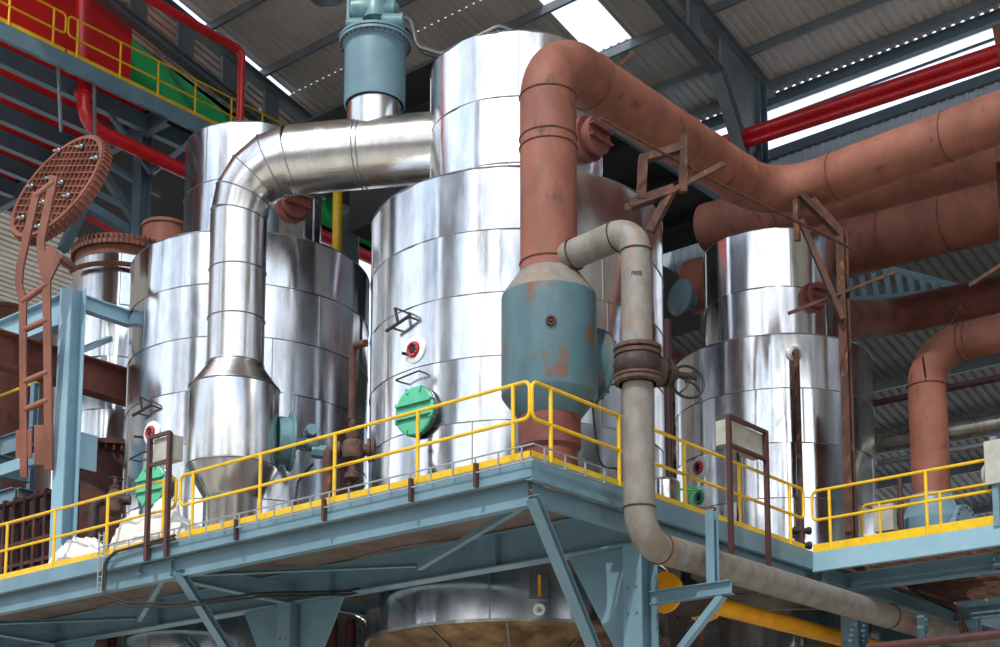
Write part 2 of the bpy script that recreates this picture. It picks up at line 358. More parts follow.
for k, x in enumerate((19.6, 18.2, 16.4, 14.2, 12.0, 9.9, 7.8, 5.6, 3.2, .6, -2)):
    solid('roof_purlin', MB().channel((x, -44, roofz(x)-.13), (x, 30, roofz(x)-.13), .09, .24), 'steeldark',
          ORD[k]+' grey roof purlin counted from the window strip eave', 'purlin', 'purlins under the main roof')

# ================================================================== MAIN PLATFORM
def away(x, y, s): return (CAM.x+(x-CAM.x)*s, CAM.y+(y-CAM.y)*s)
K = 1.134; K3 = 1.05
def kz(z, s=K): return CAM.z+(z-CAM.z)*s
T1c = away(3.25, 9.81, K); T1R = 2.35*K; T2c = away(3.4, 3.05, K); T2R = 2.48*K; T3c = away(11.27, 2.61, K3); T3R = 2.03*K3; T0c = (5.67, 17.6)
U1 = 1.37*K; U2 = 1.485*K; U3 = 1.38*K3
P1c = away(1.18, .61, 1.027); KP = 1.027
holes = [(T1c, T1R+.06), (T2c, T2R+.06), (T3c, T3R+.06), (T0c, 1.3), (P1c, .55)]
plat = thing('steel_platform', 'long blue-grey steel platform carrying the silver tanks, seen from below', 'platform', (0, 0, DZ))
def gridplate(x0, x1, y0, y1, z0, z1, c=.25):
    m = MB(); nx = int((x1-x0)/c+.5); ny = int((y1-y0)/c+.5)
    for j in range(ny):
        ya = y0+j*c; run = None
        for i in range(nx+1):
            xa = x0+i*c; ok = i < nx and all((xa+c/2-h[0][0])**2+(ya+c/2-h[0][1])**2 > (h[1]+.12)**2 for h in holes)
            if ok and run is None: run = xa
            if not ok and run is not None: m.box((run, ya, z0), (xa, ya+c, z1)); run = None
    return m
part('deck_plate', gridplate(.05, 15.8, .05, 24, DZ-.03, DZ), 'deck', plat)
for (hc, hr) in holes[:3]: part('hole_ring', MB().lathe((hc[0], hc[1], DZ-.05), UP, [(hr-.02, 0), (hr+.5, 0), (hr+.5, .015), (hr-.02, .015)], 64, False), 'deck', plat)
part('edge_beam', MB().channel((0.02, -.02, DZ-.09), (0.02, 24, DZ-.09), .1, .26, .02, flip=1).channel((0.25, .2, DZ-.38), (0.25, 24, DZ-.38), .16, .34, .02), 'blue', plat, 'fascia of the left face')
part('edge_beam', MB().channel((-.02, .02, DZ-.1), (7.85, .02, DZ-.1), .1, .32, .02, flip=-1).channel((.2, .2, DZ-.38), (7.85, .2, DZ-.38), .14, .26, .02, flip=-1), 'blue', plat, 'fascia of the right face')
part('girder', MB().ibeam((2.9, .2, 6.86), (2.9, 24, 6.86), .3, .58, .025, .016), 'blue', plat)
part('girder', MB().ibeam((2.9, .3, 6.86), (15, .3, 6.86), .28, .56, .025, .016), 'blue', plat)
part('girder', MB().ibeam((15.5, .4, 6.86), (15.5, 24, 6.86), .28, .56, .025, .016), 'blue', plat)
for yy in (8.0, 15.5, 22.5):
    part('cantilever_beam', MB().ibeam((.1, yy, 6.80), (2.85, yy, 6.72), .18, .34, .02, .012), 'blue', plat)
for yy in (8.9, 17.9, 21):
    part('cross_beam', MB().ibeam((.1, yy, 6.95), (15.4, yy, 6.95), .14, .26, .015, .01), 'blue', plat)
for yy in (3.0, 6.9, 11.9):
    part('stiffener', MB().box((2.76, yy-.01, 6.6), (2.895, yy+.01, 7.12)), 'blue', plat)
for a, b in (((.2, .3, 6.66), (2.4, 4.4, 6.66)), ((.2, 8.0, 6.66), (2.4, 4.4, 6.70)), ((.2, 8.4, 6.66), (2.5, 12.2, 6.66)), ((.2, 16, 6.66), (2.5, 12.2, 6.70))):
    part('plan_brace', MB().angle(a, b, .09), 'blue', plat)

def column(x, y, label, cap=True, g=True):
    t = thing('steel_column', label, 'column', (x, y, 0), 'columns under the main platform')
    part('shaft', MB().ibeam((x, y, .03), (x, y, 6.56), .34, .44, .024, .016, up=V((1, 0, 0))), 'blue', t)
    part('base_plate', MB().box((x-.3, y-.3, 0), (x+.3, y+.3, .03)), 'blue', t)
    m = MB()
    for sgn in ((1,) if y < 1 else (1, -1)):
        if x < 8:
            P = [(x-.02, y+sgn*.23, 6.56), (x-.02, y+sgn*1.35, 6.56), (x-.02, y+sgn*.95+.0, 5.85), (x-.02, y+sgn*.23, 4.6)]
            k = [(a+.04, b, c) for a, b, c in P]; m.add(P+k, [(0, 1, 2, 3), (7, 6, 5, 4), (0, 4, 5, 1), (1, 5, 6, 2), (2, 6, 7, 3), (3, 7, 4, 0)])
    if m.v: part('gusset', m, 'blue', t)
    for dz in (5.9, 5.5, 4.9, 4.5):
        for dy in (-.08, .08): part('bolt', MB().cyl((x-.225, y+dy, dz), (x-.25, y+dy, dz), .016, 6), 'blue_dark', t)
    return t
column(2.95, .27, 'blue-grey column under the front corner of the platform, beside the bend of the grey pipe')
column(2.9, 8.0, 'blue-grey column under the left face, left of the hanging tank bottom')
column(2.9, 15.5, 'blue-grey column at the bottom left corner of the picture')
column(10.0, .3, 'blue-grey column under the yellow pipe at the right')
column(15.5, 9.5, 'blue-grey column deep under the platform')
def diag(name, a, b, w_, label, mtl='blue'):
    m = MB().channel(a, b, w_, w_*.75, .014)
    return solid(name, m, mtl, label, 'brace', loc=b)
diag('knee_brace', (.08, .05, 6.72), (2.62, .46, 4.05), .17, 'long blue diagonal brace from the front corner down to the corner column')
diag('knee_brace', (.08, 7.75, 6.72), (2.62, 8.1, 4.3), .17, 'blue diagonal brace under the left face, behind the looping black cable')
diag('knee_brace', (2.8, 10.9, 6.2), (2.9, 8.5, 4.2), .16, 'blue diagonal brace rising left from the left column')
diag('knee_brace', (4.9, 10.4, 6.2), (2.95, 8.5, 4.3), .13, 'dark diagonal brace crossing below the girder near the lower silver tank', 'blue_dark')
# pipe support cantilevers on the right face
def pipe_bracket(x, label, stub=True):
    t = thing('pipe_bracket', label, 'bracket', (x, .28, 5.6), 'blue brackets holding the grey pipe')
    part('arm', MB().ibeam((x, .04, 5.72), (x, -1.35, 5.72), .16, .2, .014, .01), 'blue', t)
    part('strut', MB().channel((x, -1.2, 5.62), (x, .05, 4.4), .13, .1, .012), 'blue', t)
    part('upright', MB().ibeam((x, -1.04, 5.82), (x, -1.04, 6.9 if stub else 6.3), .14, .14, .012, .01, up=V((1, 0, 0))), 'blue', t)
pipe_bracket(2.9, 'blue cantilever bracket beside the corner column, under the bend of the grey pipe')
pipe_bracket(10.0, 'blue cantilever bracket under the grey pipe at the lower right', False)

# ------------------------------------------------------------------ platform on the right, running towards the camera
p2 = thing('side_platform', 'light blue side platform at the right with grating underside', 'platform', (7.87, 0, DZ))
part('edge_beam', MB().channel((7.9, 0, DZ-.13), (7.9, -9, DZ-.13), .12, .34, .02, flip=-1), 'blue_lit', p2)
g = MB(); x = 8.05
while x < 13.6: g.box((x, -9, DZ-.05), (x+.012, 0, DZ)); x += .09
y = -8.9
while y < 0: g.box((8.0, y, DZ-.045), (13.6, y+.012, DZ-.01)); y += .3
part('grating', g, 'rust', p2)
part('girder', MB().ibeam((8.9, -.2, 6.84), (8.9, -9, 6.84), .22, .32, .02, .014), 'blue', p2)
part('cross_beam', MB().ibeam((8.0, -4.2, 6.88), (13.6, -4.2, 6.88), .14, .24), 'blue', p2)
part('splice_plate', MB().box((8.74, -3.6, 6.72), (8.88, -2.9, 6.96)), 'blue_dark', p2)
part('end_beam', MB().ibeam((8.0, -.12, 6.86), (13.6, -.12, 6.86), .12, .26), 'blue', p2)
part('end_beam', MB().ibeam((13.6, -9, 6.88), (13.6, 0, 6.88), .12, .26), 'blue', p2)

# ------------------------------------------------------------------ railings
RT = 8.36; RM = 7.83; RR = .028
def railing(label, a, b, posts, loop_a=True, loop_b=True, top=RT, mid=RM, dz=DZ, toe=(.0, .17), group='yellow guard rails around the platforms', toeoff=0, toeext=(0, 0)):
    a = V((a[0], a[1], 0)); b = V((b[0], b[1], 0)); d = (b-a).normalized()
    t = thing('guard_rail', label, 'railing', (a.x, a.y, dz), group)
    P = lambda s, z: a+d*s+UP*z; Ln = (b-a).length
    pts = []
    if loop_a: pts = [P(Ln*.5, mid), P(0, mid), P(0, top)]
    else: pts = [P(0, top)]
    if loop_b: pts += [P(Ln, top), P(Ln, mid), P(Ln*.5, mid)]
    else: pts += [P(Ln, top)]
    part('top_rail', MB().tube(bend(pts, .11, 5), RR, 8), 'yellow', t)
    ma = 0 if not loop_a else Ln*.45; mb_ = Ln if not loop_b else Ln*.55
    part('mid_rail', MB().tube([P(ma, mid), P(mb_, mid)], RR, 8), 'yellow', t)
    for s in posts: part('post', MB().tube([P(s, dz), P(s, top)], RR*1.05, 8), 'yellow', t)
    if toe:
        part('toe_board', MB().bar(P(-toeext[0], dz+(toe[0]+toe[1])/2), P(Ln+toeext[1], dz+(toe[0]+toe[1])/2), .012, toe[1]-toe[0]), 'yellow', t)
    return t
railing('yellow guard rail along the left face from the front corner to the silver duct', (.04, .06), (.04, 7.70), [.30, 2.11, 3.86, 5.59, 7.31])
railing('yellow guard rail on the left face in front of the white tarpaulins', (.04, 7.83), (.04, 22), [.33, 1.95, 3.6, 5.2, 6.8, 8.4, 10, 12], True, False)
railing('yellow guard rail along the right face behind the grey pipe', (.06, .04), (7.68, .04), [.42, 2.05, 3.80, 5.45, 7.13])
railing('yellow guard rail on the side platform at the right', (7.92, .0), (7.92, -9), [.34, 2.13, 4.0, 5.8, 7.6], True, False, toe=(-.02, .2))
lra = atx(862, 515, 9.3)
railing('low yellow guard rail behind the right-hand railing, in front of the light blue valve', (9.3, lra.y), (9.3, -9), [.35, 1.5, 2.7, 4.0], True, False, top=atx(930, 494, 9.3).z, mid=atx(930, 527, 9.3).z, toe=None, dz=DZ)

# ladder cable tray clipped outside the toe board
def ladder_tray(name, label, pts, side, wd=.16, step=.42, r=.013, group='ladder cable trays', mtl='galv'):
    t = thing(name, label, 'cable tray', pts[0], group); side = V(side)
    for k in (0, 1): part('side_rail', MB().tube([V(p)+side*(wd if k else 0) for p in pts], r, 6), mtl, t)
    for i in range(len(pts)-1):
        a = V(pts[i]); b = V(pts[i+1]); n = max(1, int((b-a).length/step))
        for j in range(n):
            p = a.lerp(b, (j+.5)/n); part('rung', MB().bar(p, p+side*wd, .03, .012), mtl, t)
    return t
tr = ladder_tray('ladder_tray', 'galvanised ladder tray clipped along the left edge of the platform', [(-.10, -.12, DZ-.02), (-.10, 9.55, DZ-.02), (-.16, 9.6, DZ-.02)], (0, 0, 1), .22)
for px, py in ((145, 553), (235, 533), (323, 510), (410, 492), (475, 478)):
    yy = atx(px, py, -.1).y; part('tray_support', MB().bar((-.08, yy, DZ-.22), (-.08, yy, DZ+.12), .05, .07, up=V((1, 0, 0))), 'darkbrown', tr, 'dark brown support')
ladder_tray('ladder_tray', 'galvanised ladder tray clipped along the right edge at the front corner', [(-.10, -.12, DZ-.02), (1.75, -.12, DZ-.02)], (0, 0, 1), .22)
ladder_tray('ladder_tray', 'galvanised ladder tray dropping steeply behind the grey pipe', [(1.95, -.16, DZ-.04), (2.7, -.2, 6.46)], (.16, 0, .05), 1.0)
ladder_tray('ladder_tray', 'galvanised ladder tray running just above the sloping grey pipe', [(2.65, -.2, 6.44), (9.6, -.2, 6.44)], (0, .02, .2), 1.0)
ladder_tray('ladder_tray', 'pale ladder tray hanging down the left face beside the white tarpaulins', [(-.1, 9.66, DZ+.45), (-.1, 9.66, DZ-.62)], (0, .14, 0), 1.0, .1)
# cables
def cable(label, pts, r=.018, m='black', R=.2, cat='cable', group=None):
    return solid('cable', MB().tube(bend(pts, R, 6), r, 7), m, label, cat, group)
for k in range(2):
    dy = k*.06
    cable(('upper' if k else 'lower')+' of the two black cables looping below the left face of the platform', [(-.12, 7.6, DZ+.02+dy), (-.14, 9.2+dy, DZ+.03), (-.14, 9.50+dy, DZ-.1), (-.14, 9.52+dy, DZ-.7), (-.1, 8.9, DZ-.92-dy), (.3, 8.0, DZ-.98-dy), (1.2, 6.9, DZ-.80-dy), (2.7, 6.3, DZ-.62-dy), (3.2, 6.2, DZ-.45-dy)], .022)
cable('thin black cable hanging beside the dark bulb valve in front of the middle tank', [aty(592, 400, .3), aty(596, 440, .3), aty(600, 468, .3), aty(618, 468, .3), aty(621, 480, .3), aty(621, 500, .3)], .018)

# ================================================================== TANKS
def clad(mb, c, R, z0, z1, seed, pitch=1.15, amp=.006, n=200, from_top=True, sub=3):
    rnd = random.Random(seed); zs = [z1]
    while zs[-1]-pitch > z0+.2: zs.append(zs[-1]-pitch)
    zs.append(z0)
    W0 = [(rnd.randint(7, 18), rnd.uniform(0, 6.28), 0) for _ in range(3)]+[(rnd.randint(20, 50), rnd.uniform(0, 6.28), 0) for _ in range(4)]
    for bi in range(len(zs)-1):
        za, zb = zs[bi+1], zs[bi]
        W = [(f_, p_+rnd.uniform(-.35, .35), d_+rnd.uniform(-.2, .2)) for f_, p_, d_ in W0] if bi or 1 else W0
        W += [(rnd.randint(7, 16), rnd.uniform(0, 6.28), rnd.uniform(-.25, .25)) for _ in range(1)]+[(rnd.randint(20, 46), rnd.uniform(0, 6.28), rnd.uniform(-.3, .3)) for _ in range(2)]
        vs = []; rows = []
        for k in range(sub+1):
            f = k/sub; z = za+(zb-za)*f
            for j in range(n):
                a = 2*math.pi*j/n; rr = R+(.004 if k == 0 else 0)
                for q_, (fr, ph, dr) in enumerate(W): rr += amp*(9/fr)*math.sin(fr*a+ph+dr*f*2.5)*(.9 if fr < 20 else .85)
                vs.append((c[0]+rr*math.cos(a), c[1]+rr*math.sin(a), z))
        mb.add(vs, [(k*n+j, k*n+(j+1) % n, (k+1)*n+(j+1) % n, (k+1)*n+j) for k in range(sub) for j in range(n)])
    return zs
def seams(c, R, zs, seed):
    m = MB(); rnd = random.Random(seed+5)
    for z in zs[:-1]: m.torus((c[0], c[1], z), UP, R+.004, .010, 96, 6)
    for i in range(len(zs)-1):
        a0 = rnd.uniform(0, 6.28)
        for k in range(4):
            a = a0+k*math.pi/2; p = V((c[0]+(R+.005)*math.cos(a), c[1]+(R+.005)*math.sin(a), 0)); m.bar(p+UP*zs[i+1], p+UP*zs[i], .02, .02, up=V((math.cos(a), math.sin(a), 0)))
    return m
def tank(label, c, R, z0, z1, R2, z2, seed, cone=0, neck_out=.0):
    t = thing('storage_tank', label, 'tank', (c[0], c[1], z0))
    m = MB(); zs = clad(m, c, R, z0, z1, seed, sub=3)
    m.lathe((c[0], c[1], z1), UP, [(R, 0), (R*.995, .03), (R2+.05, .22)], 96, False); part('shell', m, 'clad', t)
    part('cladding_seam', seams(c, R, zs, seed), 'seam', t)
    m = MB(); zs2 = clad(m, c, R2, z1+.02, z2, seed+1, 1.3, n=128); m.lathe((c[0], c[1], z2), UP, [(R2, 0), (R2*.99, .02), (R2*.3, .12)], 96); part('upper_drum', m, 'clad', t)
    part('cladding_seam', seams(c, R2, zs2, seed+1), 'seam', t)
    if cone:
        m = MB().lathe((c[0], c[1], z0), -UP, [(R-.03, -.3), (R-.03, 0), (R-.05, .02), (R*.55, cone*.5), (.4, cone)], 12*6)
        part('bottom_cone', m, 'cone', t); part('bottom_lip', MB().lathe((c[0], c[1], z0), UP, [(R-.04, -.03), (R+.03, -.03), (R+.03, .03), (R-.02, .03)], 96, False), 'clad_dull', t)
        s_ = MB()
        for k in range(12):
            a = k*math.pi/6+.1; s_.bar((c[0]+math.cos(a)*(R-.06), c[1]+math.sin(a)*(R-.06), z0-.03), (c[0]+math.cos(a)*.45, c[1]+math.sin(a)*.45, z0-cone), .04, .02)
        part('cone_seam', s_, 'seam', t)
    return t
t1 = tank('tall silver-clad tank at the left, behind the vertical silver duct', T1c, T1R, 5.0, kz(13.43), U1, kz(16.1), 11, 1.0)
t2 = tank('largest silver-clad tank in the middle, behind the rust-red riser pipe', T2c, T2R, kz(5.37), kz(12.5), U2, kz(15.36), 22, 1.05)
t3 = tank('shorter crumpled silver tank at the right with a rusty post in front', T3c, T3R, 4.6, kz(12.12, K3), U3, kz(14.6, K3), 35, 1.0)
def frame_on(px, py, c, R, off=0):
    p, n = oncyl(px, py, c, R); s = V((-n.y, n.x, 0)); return p+n*off, n, s     # s runs to the picture's right (counter-clockwise)
def sight(t, px, py, c, R, ring, hood=True):
    p, n, s = frame_on(px, py, c, R)
    part('sight_flange', MB().lathe(p-n*.05, n, [(.25, 0), (.25, .07), (.21, .09), (.15, .09), (.15, .05)], 32), 'white', t)
    f = part('sight_ring', MB().torus(p+n*.05, n, .115, .035, 28, 8), ring, t)
    part('sight_glass', MB().lathe(p+n*.02, n, [(.1, 0), (.1, .03), (.06, .035), (.055, .05)], 24), 'black', t)
    boltset('ring_bolt', p+n*.085, n, .115, 10, .014, .03, 'galv', t)
def hatch(t, px, py, c, R, r=.40, mtl='green', depth=.42):
    p, n, s = frame_on(px, py, c, R)
    part('hatch_collar', MB().lathe(p-n*.15, n, [(r*.88, 0), (r*.88, .15+depth*.45), (r*1.05, .15+depth*.45), (r*1.05, .15+depth*.62)], 36), 'seam' if mtl == 'green' else mtl, t)
    d = MB().lathe(p+n*depth*.62, n, [(r, 0), (r*1.02, .02), (r*1.02, .06), (r*.97, .075)], 36)
    for k in (-.28, .28): d.bar(p+n*(depth*.62+.10)-s*r*.92+UP*k*r, p+n*(depth*.62+.10)+s*r*.92+UP*k*r, .02, .07, up=n)
    h = part('hatch_door', d, mtl, t)
    for k in range(8):
        a = k*math.pi/4+.39; q_ = p+n*(depth*.62+.05)+(s*math.cos(a)+UP*math.sin(a))*r*.82; part('clamp', MB().bar(q_, q_+(s*math.cos(a)+UP*math.sin(a))*.10, .04, .10, up=n), mtl, h)
def bracketry(t, px, py, c, R):
    p, n, s = frame_on(px, py, c, R)
    b = MB(); A = p+n*.10
    b.bar(A-s*.42-UP*.1+n*.05, A+s*.22+UP*.02+n*.05, .05, .04); b.bar(A-s*.18+UP*.27+n*.05, A-s*.10-UP*.04+n*.05, .04, .04); b.bar(A-s*.18+UP*.27+n*.05, A+s*.20+UP*.06+n*.05, .035, .035)
    b.bar(A-n*.12+s*.2, A+n*.06+s*.2, .03, .03); b.bar(A-n*.12-s*.3-UP*.06, A+n*.06-s*.3-UP*.06, .03, .03)
    part('swing_bracket', b, 'valve_dark', t)
for (t, c, R, a, h, br, hd) in ((t2, T2c, T2R, (415, 350), (413, 413), (408, 322), (413, 379)), (t1, T1c, T1R, (152, 433), (149, 487), (151, 409), (143, 458))):
    sight(t, a[0], a[1], c, R, 'glassred'); hatch(t, h[0]+7, h[1], c, R, .43, 'green', .16); bracketry(t, br[0], br[1], c, R)
    p, n, s = frame_on(hd[0], hd[1], c, R)
    part('grab_handle', MB().tube(bend([p-s*.28-n*.02, p-s*.28+n*.16, p+s*.30+n*.16+UP*.04, p+s*.30-n*.02+UP*.04], .03, 3), .016, 6), 'valve_dark', t)
    part('sample_stub', MB().cyl(p+UP*.46-s*.05, p+UP*.46+n*.16-s*.12, .028, 10), 'black', t)
p, n, s_ = frame_on(539, 586, T2c, T2R)
part('gauge_frame', MB().bar(p+UP*.24, p-UP*.24, .34, .06, up=n), 'seam', t2); part('gauge_strip', MB().bar(p+UP*.18+n*.04, p-UP*.18+n*.04, .05, .02, up=n), 'gas', t2)
part('gauge_port', MB().torus(p-UP*.40+n*.02, n, .075, .03, 24, 8), 'white', t2)
sight(t3, 700, 468, T3c, T3R, 'glassred'); sight(t3, 701, 498, T3c, T3R, 'glassgreen')
def manhole(t, px, py, c, R, r=.36, depth=.35, tilt=0):
    p, n, s = frame_on(px, py, c, R)
    part('manhole_neck', MB().lathe(p-n*.2, n, [(r*1.18, .0), (r*1.18, .2+depth*.35), (r*.85, .2+depth*.35), (r*.85, .2+depth*.7), (r, .2+depth*.7), (r, .2+depth*.85)], 32), 'oxide_dark', t)
    d = MB().lathe(p+n*depth*.87, n, [(r, 0), (r, .05), (r*.96, .06)], 32)
    for k in (-.3, .3): d.bar(p+n*(depth*.87+.1)-s*r*.9+UP*k*r, p+n*(depth*.87+.1)+s*r*.9+UP*k*r, .02, .1, up=n)
    part('manhole_cover', d, 'oxide_dark', t)
manhole(t1, 291, 203, T1c, U1, .38, .2)
manhole(t2, 586, 140, T2c, U2, .36, .3)
manhole(t3, 812, 298, T3c, U3, .26, .25)
# terracotta cap behind the left tank's shoulder
td_ = ath(166, 227, 36); tdc = (td_.x, td_.y)
solid('terracotta_drum', MB().lathe((tdc[0], tdc[1], 8), UP, [(.58, 0), (.58, td_.z-8.1), (.62, td_.z-8.08), (.62, td_.z-8), (.2, td_.z-7.95)], 40), 'oxide', 'orange-brown drum top peeping out behind the left silver tank', 'drum', loc=(tdc[0], tdc[1], 8))

# ================================================================== SILVER DUCT
DV = V((*away(.92, 7.42, K), 0)); dz_ = kz(14.22); dirh = (V((*away(2.66, 4.32, K), 0))-DV).normalized()
t = thing('silver_duct', 'silver-clad elbow duct from the middle tank down in front of the left tank', 'duct', (DV.x, DV.y, DZ))
rv = .50*K; rh = .60*K
def mitre(pts, rr, m, n=40): m.tube(pts, rr, n, True)
cor = V((DV.x, DV.y, dz_)); RB = .98*K
arc = []; 
for k in range(5):
    a = k/4*math.pi/2; cc = cor+dirh*RB-UP*RB; arc.append(cc-dirh*RB*math.cos(a)+UP*RB*math.sin(a))
el = MB(); el.tube(arc, [rv, rv*1.03, rv*1.08, rh*.96, rh], 40); part('elbow', el, 'clad_duct', t)
hp = MB(); endp = V((T2c[0], T2c[1], dz_)); hp.tube([arc[-1], arc[-1]+dirh*1.25*K, endp-dirh*1.2*K], [rh, rh*1.0, rh*1.0], 48); part('horizontal_run', hp, 'clad_duct', t)
vp = MB(); vp.tube([arc[0], V((DV.x, DV.y, kz(10.45)))], [rv, rv], 48); part('vertical_run', vp, 'clad_duct', t)
bw = MB().lathe((DV.x, DV.y, 0), UP, [(.49*K, DZ)]+[(a*K, kz(b)) for a, b in ((.49, 8.05), (.52, 8.12), (.78, 8.58), (.785, 8.66), (.785, 10.02), (.76, 10.08), (.52, 10.42), (.5, 10.5))], 56); part('expansion_bowl', bw, 'clad_duct', t)
sm = []
for k, p in enumerate(arc):
    d = (arc[min(k+1, 4)]-arc[max(k-1, 0)]).normalized(); sm.append(MB().torus(p, d, [rv, rv*1.03, rv*1.08, rh*.96, rh][k]+.005, .012, 48, 6))
for s_ in (1.25, 1.33, 2.9, 3.0): sm.append(MB().torus(arc[-1]+dirh*s_*K, dirh, rh+.005, .011, 48, 6))
for z in (12.2, 11.3, 10.48): sm.append(MB().torus((DV.x, DV.y, kz(z)), UP, rv+.005, .012, 48, 6))
for z in (10.04, 8.62): sm.append(MB().torus((DV.x, DV.y, kz(z)), UP, .787*K, .014, 48, 6))
each('band', sm, 'seam', t)
# valve housing with actuator on the bowl's side
def actuator(parent, p, n, r=.42, m='motor'):
    s = UP.cross(n).normalized()
    part('end_flange', MB().lathe(p, n, [(r*.8, -.25), (r*.8, 0), (r, 0), (r, .05), (r*.95, .06)], 40), m, parent)
    boltset('flange_bolt', p+n*.06, n, r*.91, 22, .016, .05, 'valve_dark', parent)
    g_ = MB().lathe(p+n*.05, n, [(.14, 0), (.12, .12), (.10, .3), (.15, .32), (.16, .5), (.12, .55)], 20)
    a = part('gearbox', g_, m, parent)
    mo = MB().lathe(p+n*.42+UP*.22-s*.25, s, [(.11, 0), (.12, .03), (.12, .38), (.10, .42), (.10, .5), (.06, .54)], 18).lathe(p+n*.42-UP*.16+n*.02, n, [(.13, 0), (.15, .05), (.15, .32), (.12, .38)], 8)
    for k in range(10): an = k*.628; mo.bar(p+n*.42+UP*.22-s*.2+(n*math.cos(an)+UP*math.sin(an))*.12, p+n*.42+UP*.22+s*.1+(n*math.cos(an)+UP*math.sin(an))*.12, .012, .03)
    part('motor', mo, m, a)
bd = (rt*.95+vh*.30).normalized()
av = thing('valve_actuator', 'blue-green flanged valve and actuator on the side of the silver duct', 'valve', DV+UP*kz(9.25)+bd*.9)
actuator(av, DV+UP*kz(9.2)+bd*.98*K, bd, .60)
part('cable', MB().tube(bend([DV+UP*9.8+bd*1.6, DV+UP*9.4+bd*1.3, DV+UP*8.9+bd*1.25, DV+UP*8.6+bd*1.4, DV+UP*8.5+bd*1.3, DV+UP*7.25+bd*1.25], .1, 4), .025, 8), 'black', av)
# damper standing on the duct
HP = arc[-1]+dirh*1.50*K; HP = V((HP.x, HP.y, dz_))
t = thing('damper_housing', 'blue-grey drum valve with gearbox standing on the horizontal silver duct', 'valve', HP+UP*.5)
part('silver_neck', MB().lathe(HP+UP*.35, UP, [(.55, 0), (.55, 1.2)], 48), 'clad_duct', t)
part('drum', MB().lathe(HP, UP, [(.58, .98), (.61, .98), (.615, 1.0), (.615, 2.25), (.66, 2.28), (.70, 2.3)], 56, False), 'blue', t)
part('top_flange', MB().lathe(HP+UP*2.28, UP, [(.73, 0), (.73, .05), (.66, .07)], 56).lathe(HP+UP*2.36, UP, [(.73, 0), (.73, .05), (.2, .08)], 56), 'blue', t)
boltset('flange_bolt', HP+UP*2.32, UP, .69, 36, .018, .14, 'valve', t)
H2 = HP+UP*2.42
part('gearbox', MB().lathe(H2, UP, [(.22, 0), (.16, .12), (.16, .36), (.28, .40), (.30, .72), (.26, .80)], 20).lathe(H2+UP*.62-rt*.52, rt, [(.16, 0), (.24, .03), (.27, .2), (.27, .62), (.21, .74), (.21, .9), (.12, .98)], 20).lathe(H2+UP*.8, UP, [(.2, 0), (.2, .22), (.12, .3)], 16), 'motor', t)
part('motor', MB().lathe(H2+UP*.28+rt*.12-vh*.14, rt, [(.12, 0), (.18, .04), (.18, .40), (.20, .40), (.20, .44), (.1, .48)], 18), 'motor', t)
part('motor', MB().lathe(H2+UP*.22-rt*.58-vh*.14, rt, [(.12, 0), (.15, .02), (.15, .34), (.12, .36)], 16).cyl(H2+UP*.16-rt*.54-vh*.14, H2+UP*.9-rt*.54-vh*.14, .04), 'motor', t)
part('pedestal', MB().bar(H2-rt*.3, H2-rt*.3+UP*.5, .12, .1, up=vh).bar(H2+rt*.3, H2+rt*.3+UP*.5, .12, .1, up=vh), 'teal', t)
part('conduit', MB().tube(bend([H2+rt*.5+UP*.5, H2+rt*.72+UP*.42, H2+rt*.85-UP*.15, H2+rt*1.35-UP*.32, H2+rt*2.5+UP*.30, H2+rt*2.9+UP*.12], .22, 6), .045, 8), 'seam', t)
part('conduit', MB().tube(bend([H2+rt*.45+UP*.3, H2+rt*.66+UP*.22, H2+rt*.95-UP*.3, H2+rt*1.4-UP*.42, H2+rt*2.5+UP*.18, H2+rt*2.9], .22, 6), .025, 8), 'black', t)

# ================================================================== MAIN RUST-RED PIPE
PR = .437
t = thing('riser_pipe', 'big rust-red pipe rising beside the middle tank and turning over to the right', 'pipe', (P1c[0], P1c[1], DZ))
ZH = kz(13.9, KP); ZE = kz(14.0, KP); PEX = away(7.85, .61, KP)[0]
path = bend([(P1c[0], P1c[1], 10.0), (P1c[0], P1c[1], ZH), (PEX, P1c[1], ZE), (PEX, -9.5, ZE+.3)], [.78, 1.0], 10)
part('pipe_run', MB().tube(path, PR, 44), 'oxide', t)
wb = []
def wring(m, p, d, R=PR): m.append(MB().torus(p, d, R+.004, .014, 44, 6))
for z in (10.8, 12.66, 12.82, 13.5): wring(wb, (P1c[0], P1c[1], z), UP)
for x in (2.75, 5.4, 7.3): wring(wb, (x, P1c[1], ZH+.1*(x-1.18)/6.67), V((1, 0, .015)))
for y in (-.4, -2.55, -6): wring(wb, (PEX, y, ZE+.3*(P1c[1]-y)/(P1c[1]+9.5)), V((0, 1, 0)))
each('weld_bead', wb, 'weld', t)
part('lower_pipe', MB().lathe((P1c[0], P1c[1], 0), UP, [(.45, DZ-.1), (.42, 7.85), (.47, 7.92), (.47, 8.42)], 44), 'oxide_dark', t)
part('lug', MB().bar((3.25, .9, 14.62), (3.55, .7, 15.02), .03, .06), 'rust', t)
t = thing('bulb_valve', 'teal valve body with rust stains around the foot of the rust-red pipe', 'valve', (P1c[0], P1c[1], 8.3))
pr_ = lambda L_: [(a*KP, kz(b, KP)) for a, b in L_]
part('body', MB().lathe((P1c[0], P1c[1], 0), UP, pr_([(.46, 8.20), (.70, 8.52), (.705, 8.54), (.705, 10.03)]), 64, False), 'teal', t)
part('top_cone', MB().lathe((P1c[0], P1c[1], 0), UP, pr_([(.705, 10.03), (.69, 10.07), (.47, 10.38), (.43, 10.42)]), 64, False), 'pipe', t, 'weathered grey cone')
sb = (rt*.80+vh*.60).normalized(); bc = V((P1c[0], P1c[1], kz(9.15, KP)))
part('side_bonnet', MB().lathe(bc, sb, [(.46, .2), (.48, .66), (.52, .74), (.60, .78), (.60, .84), (.56, .86)], 44), 'teal', t)
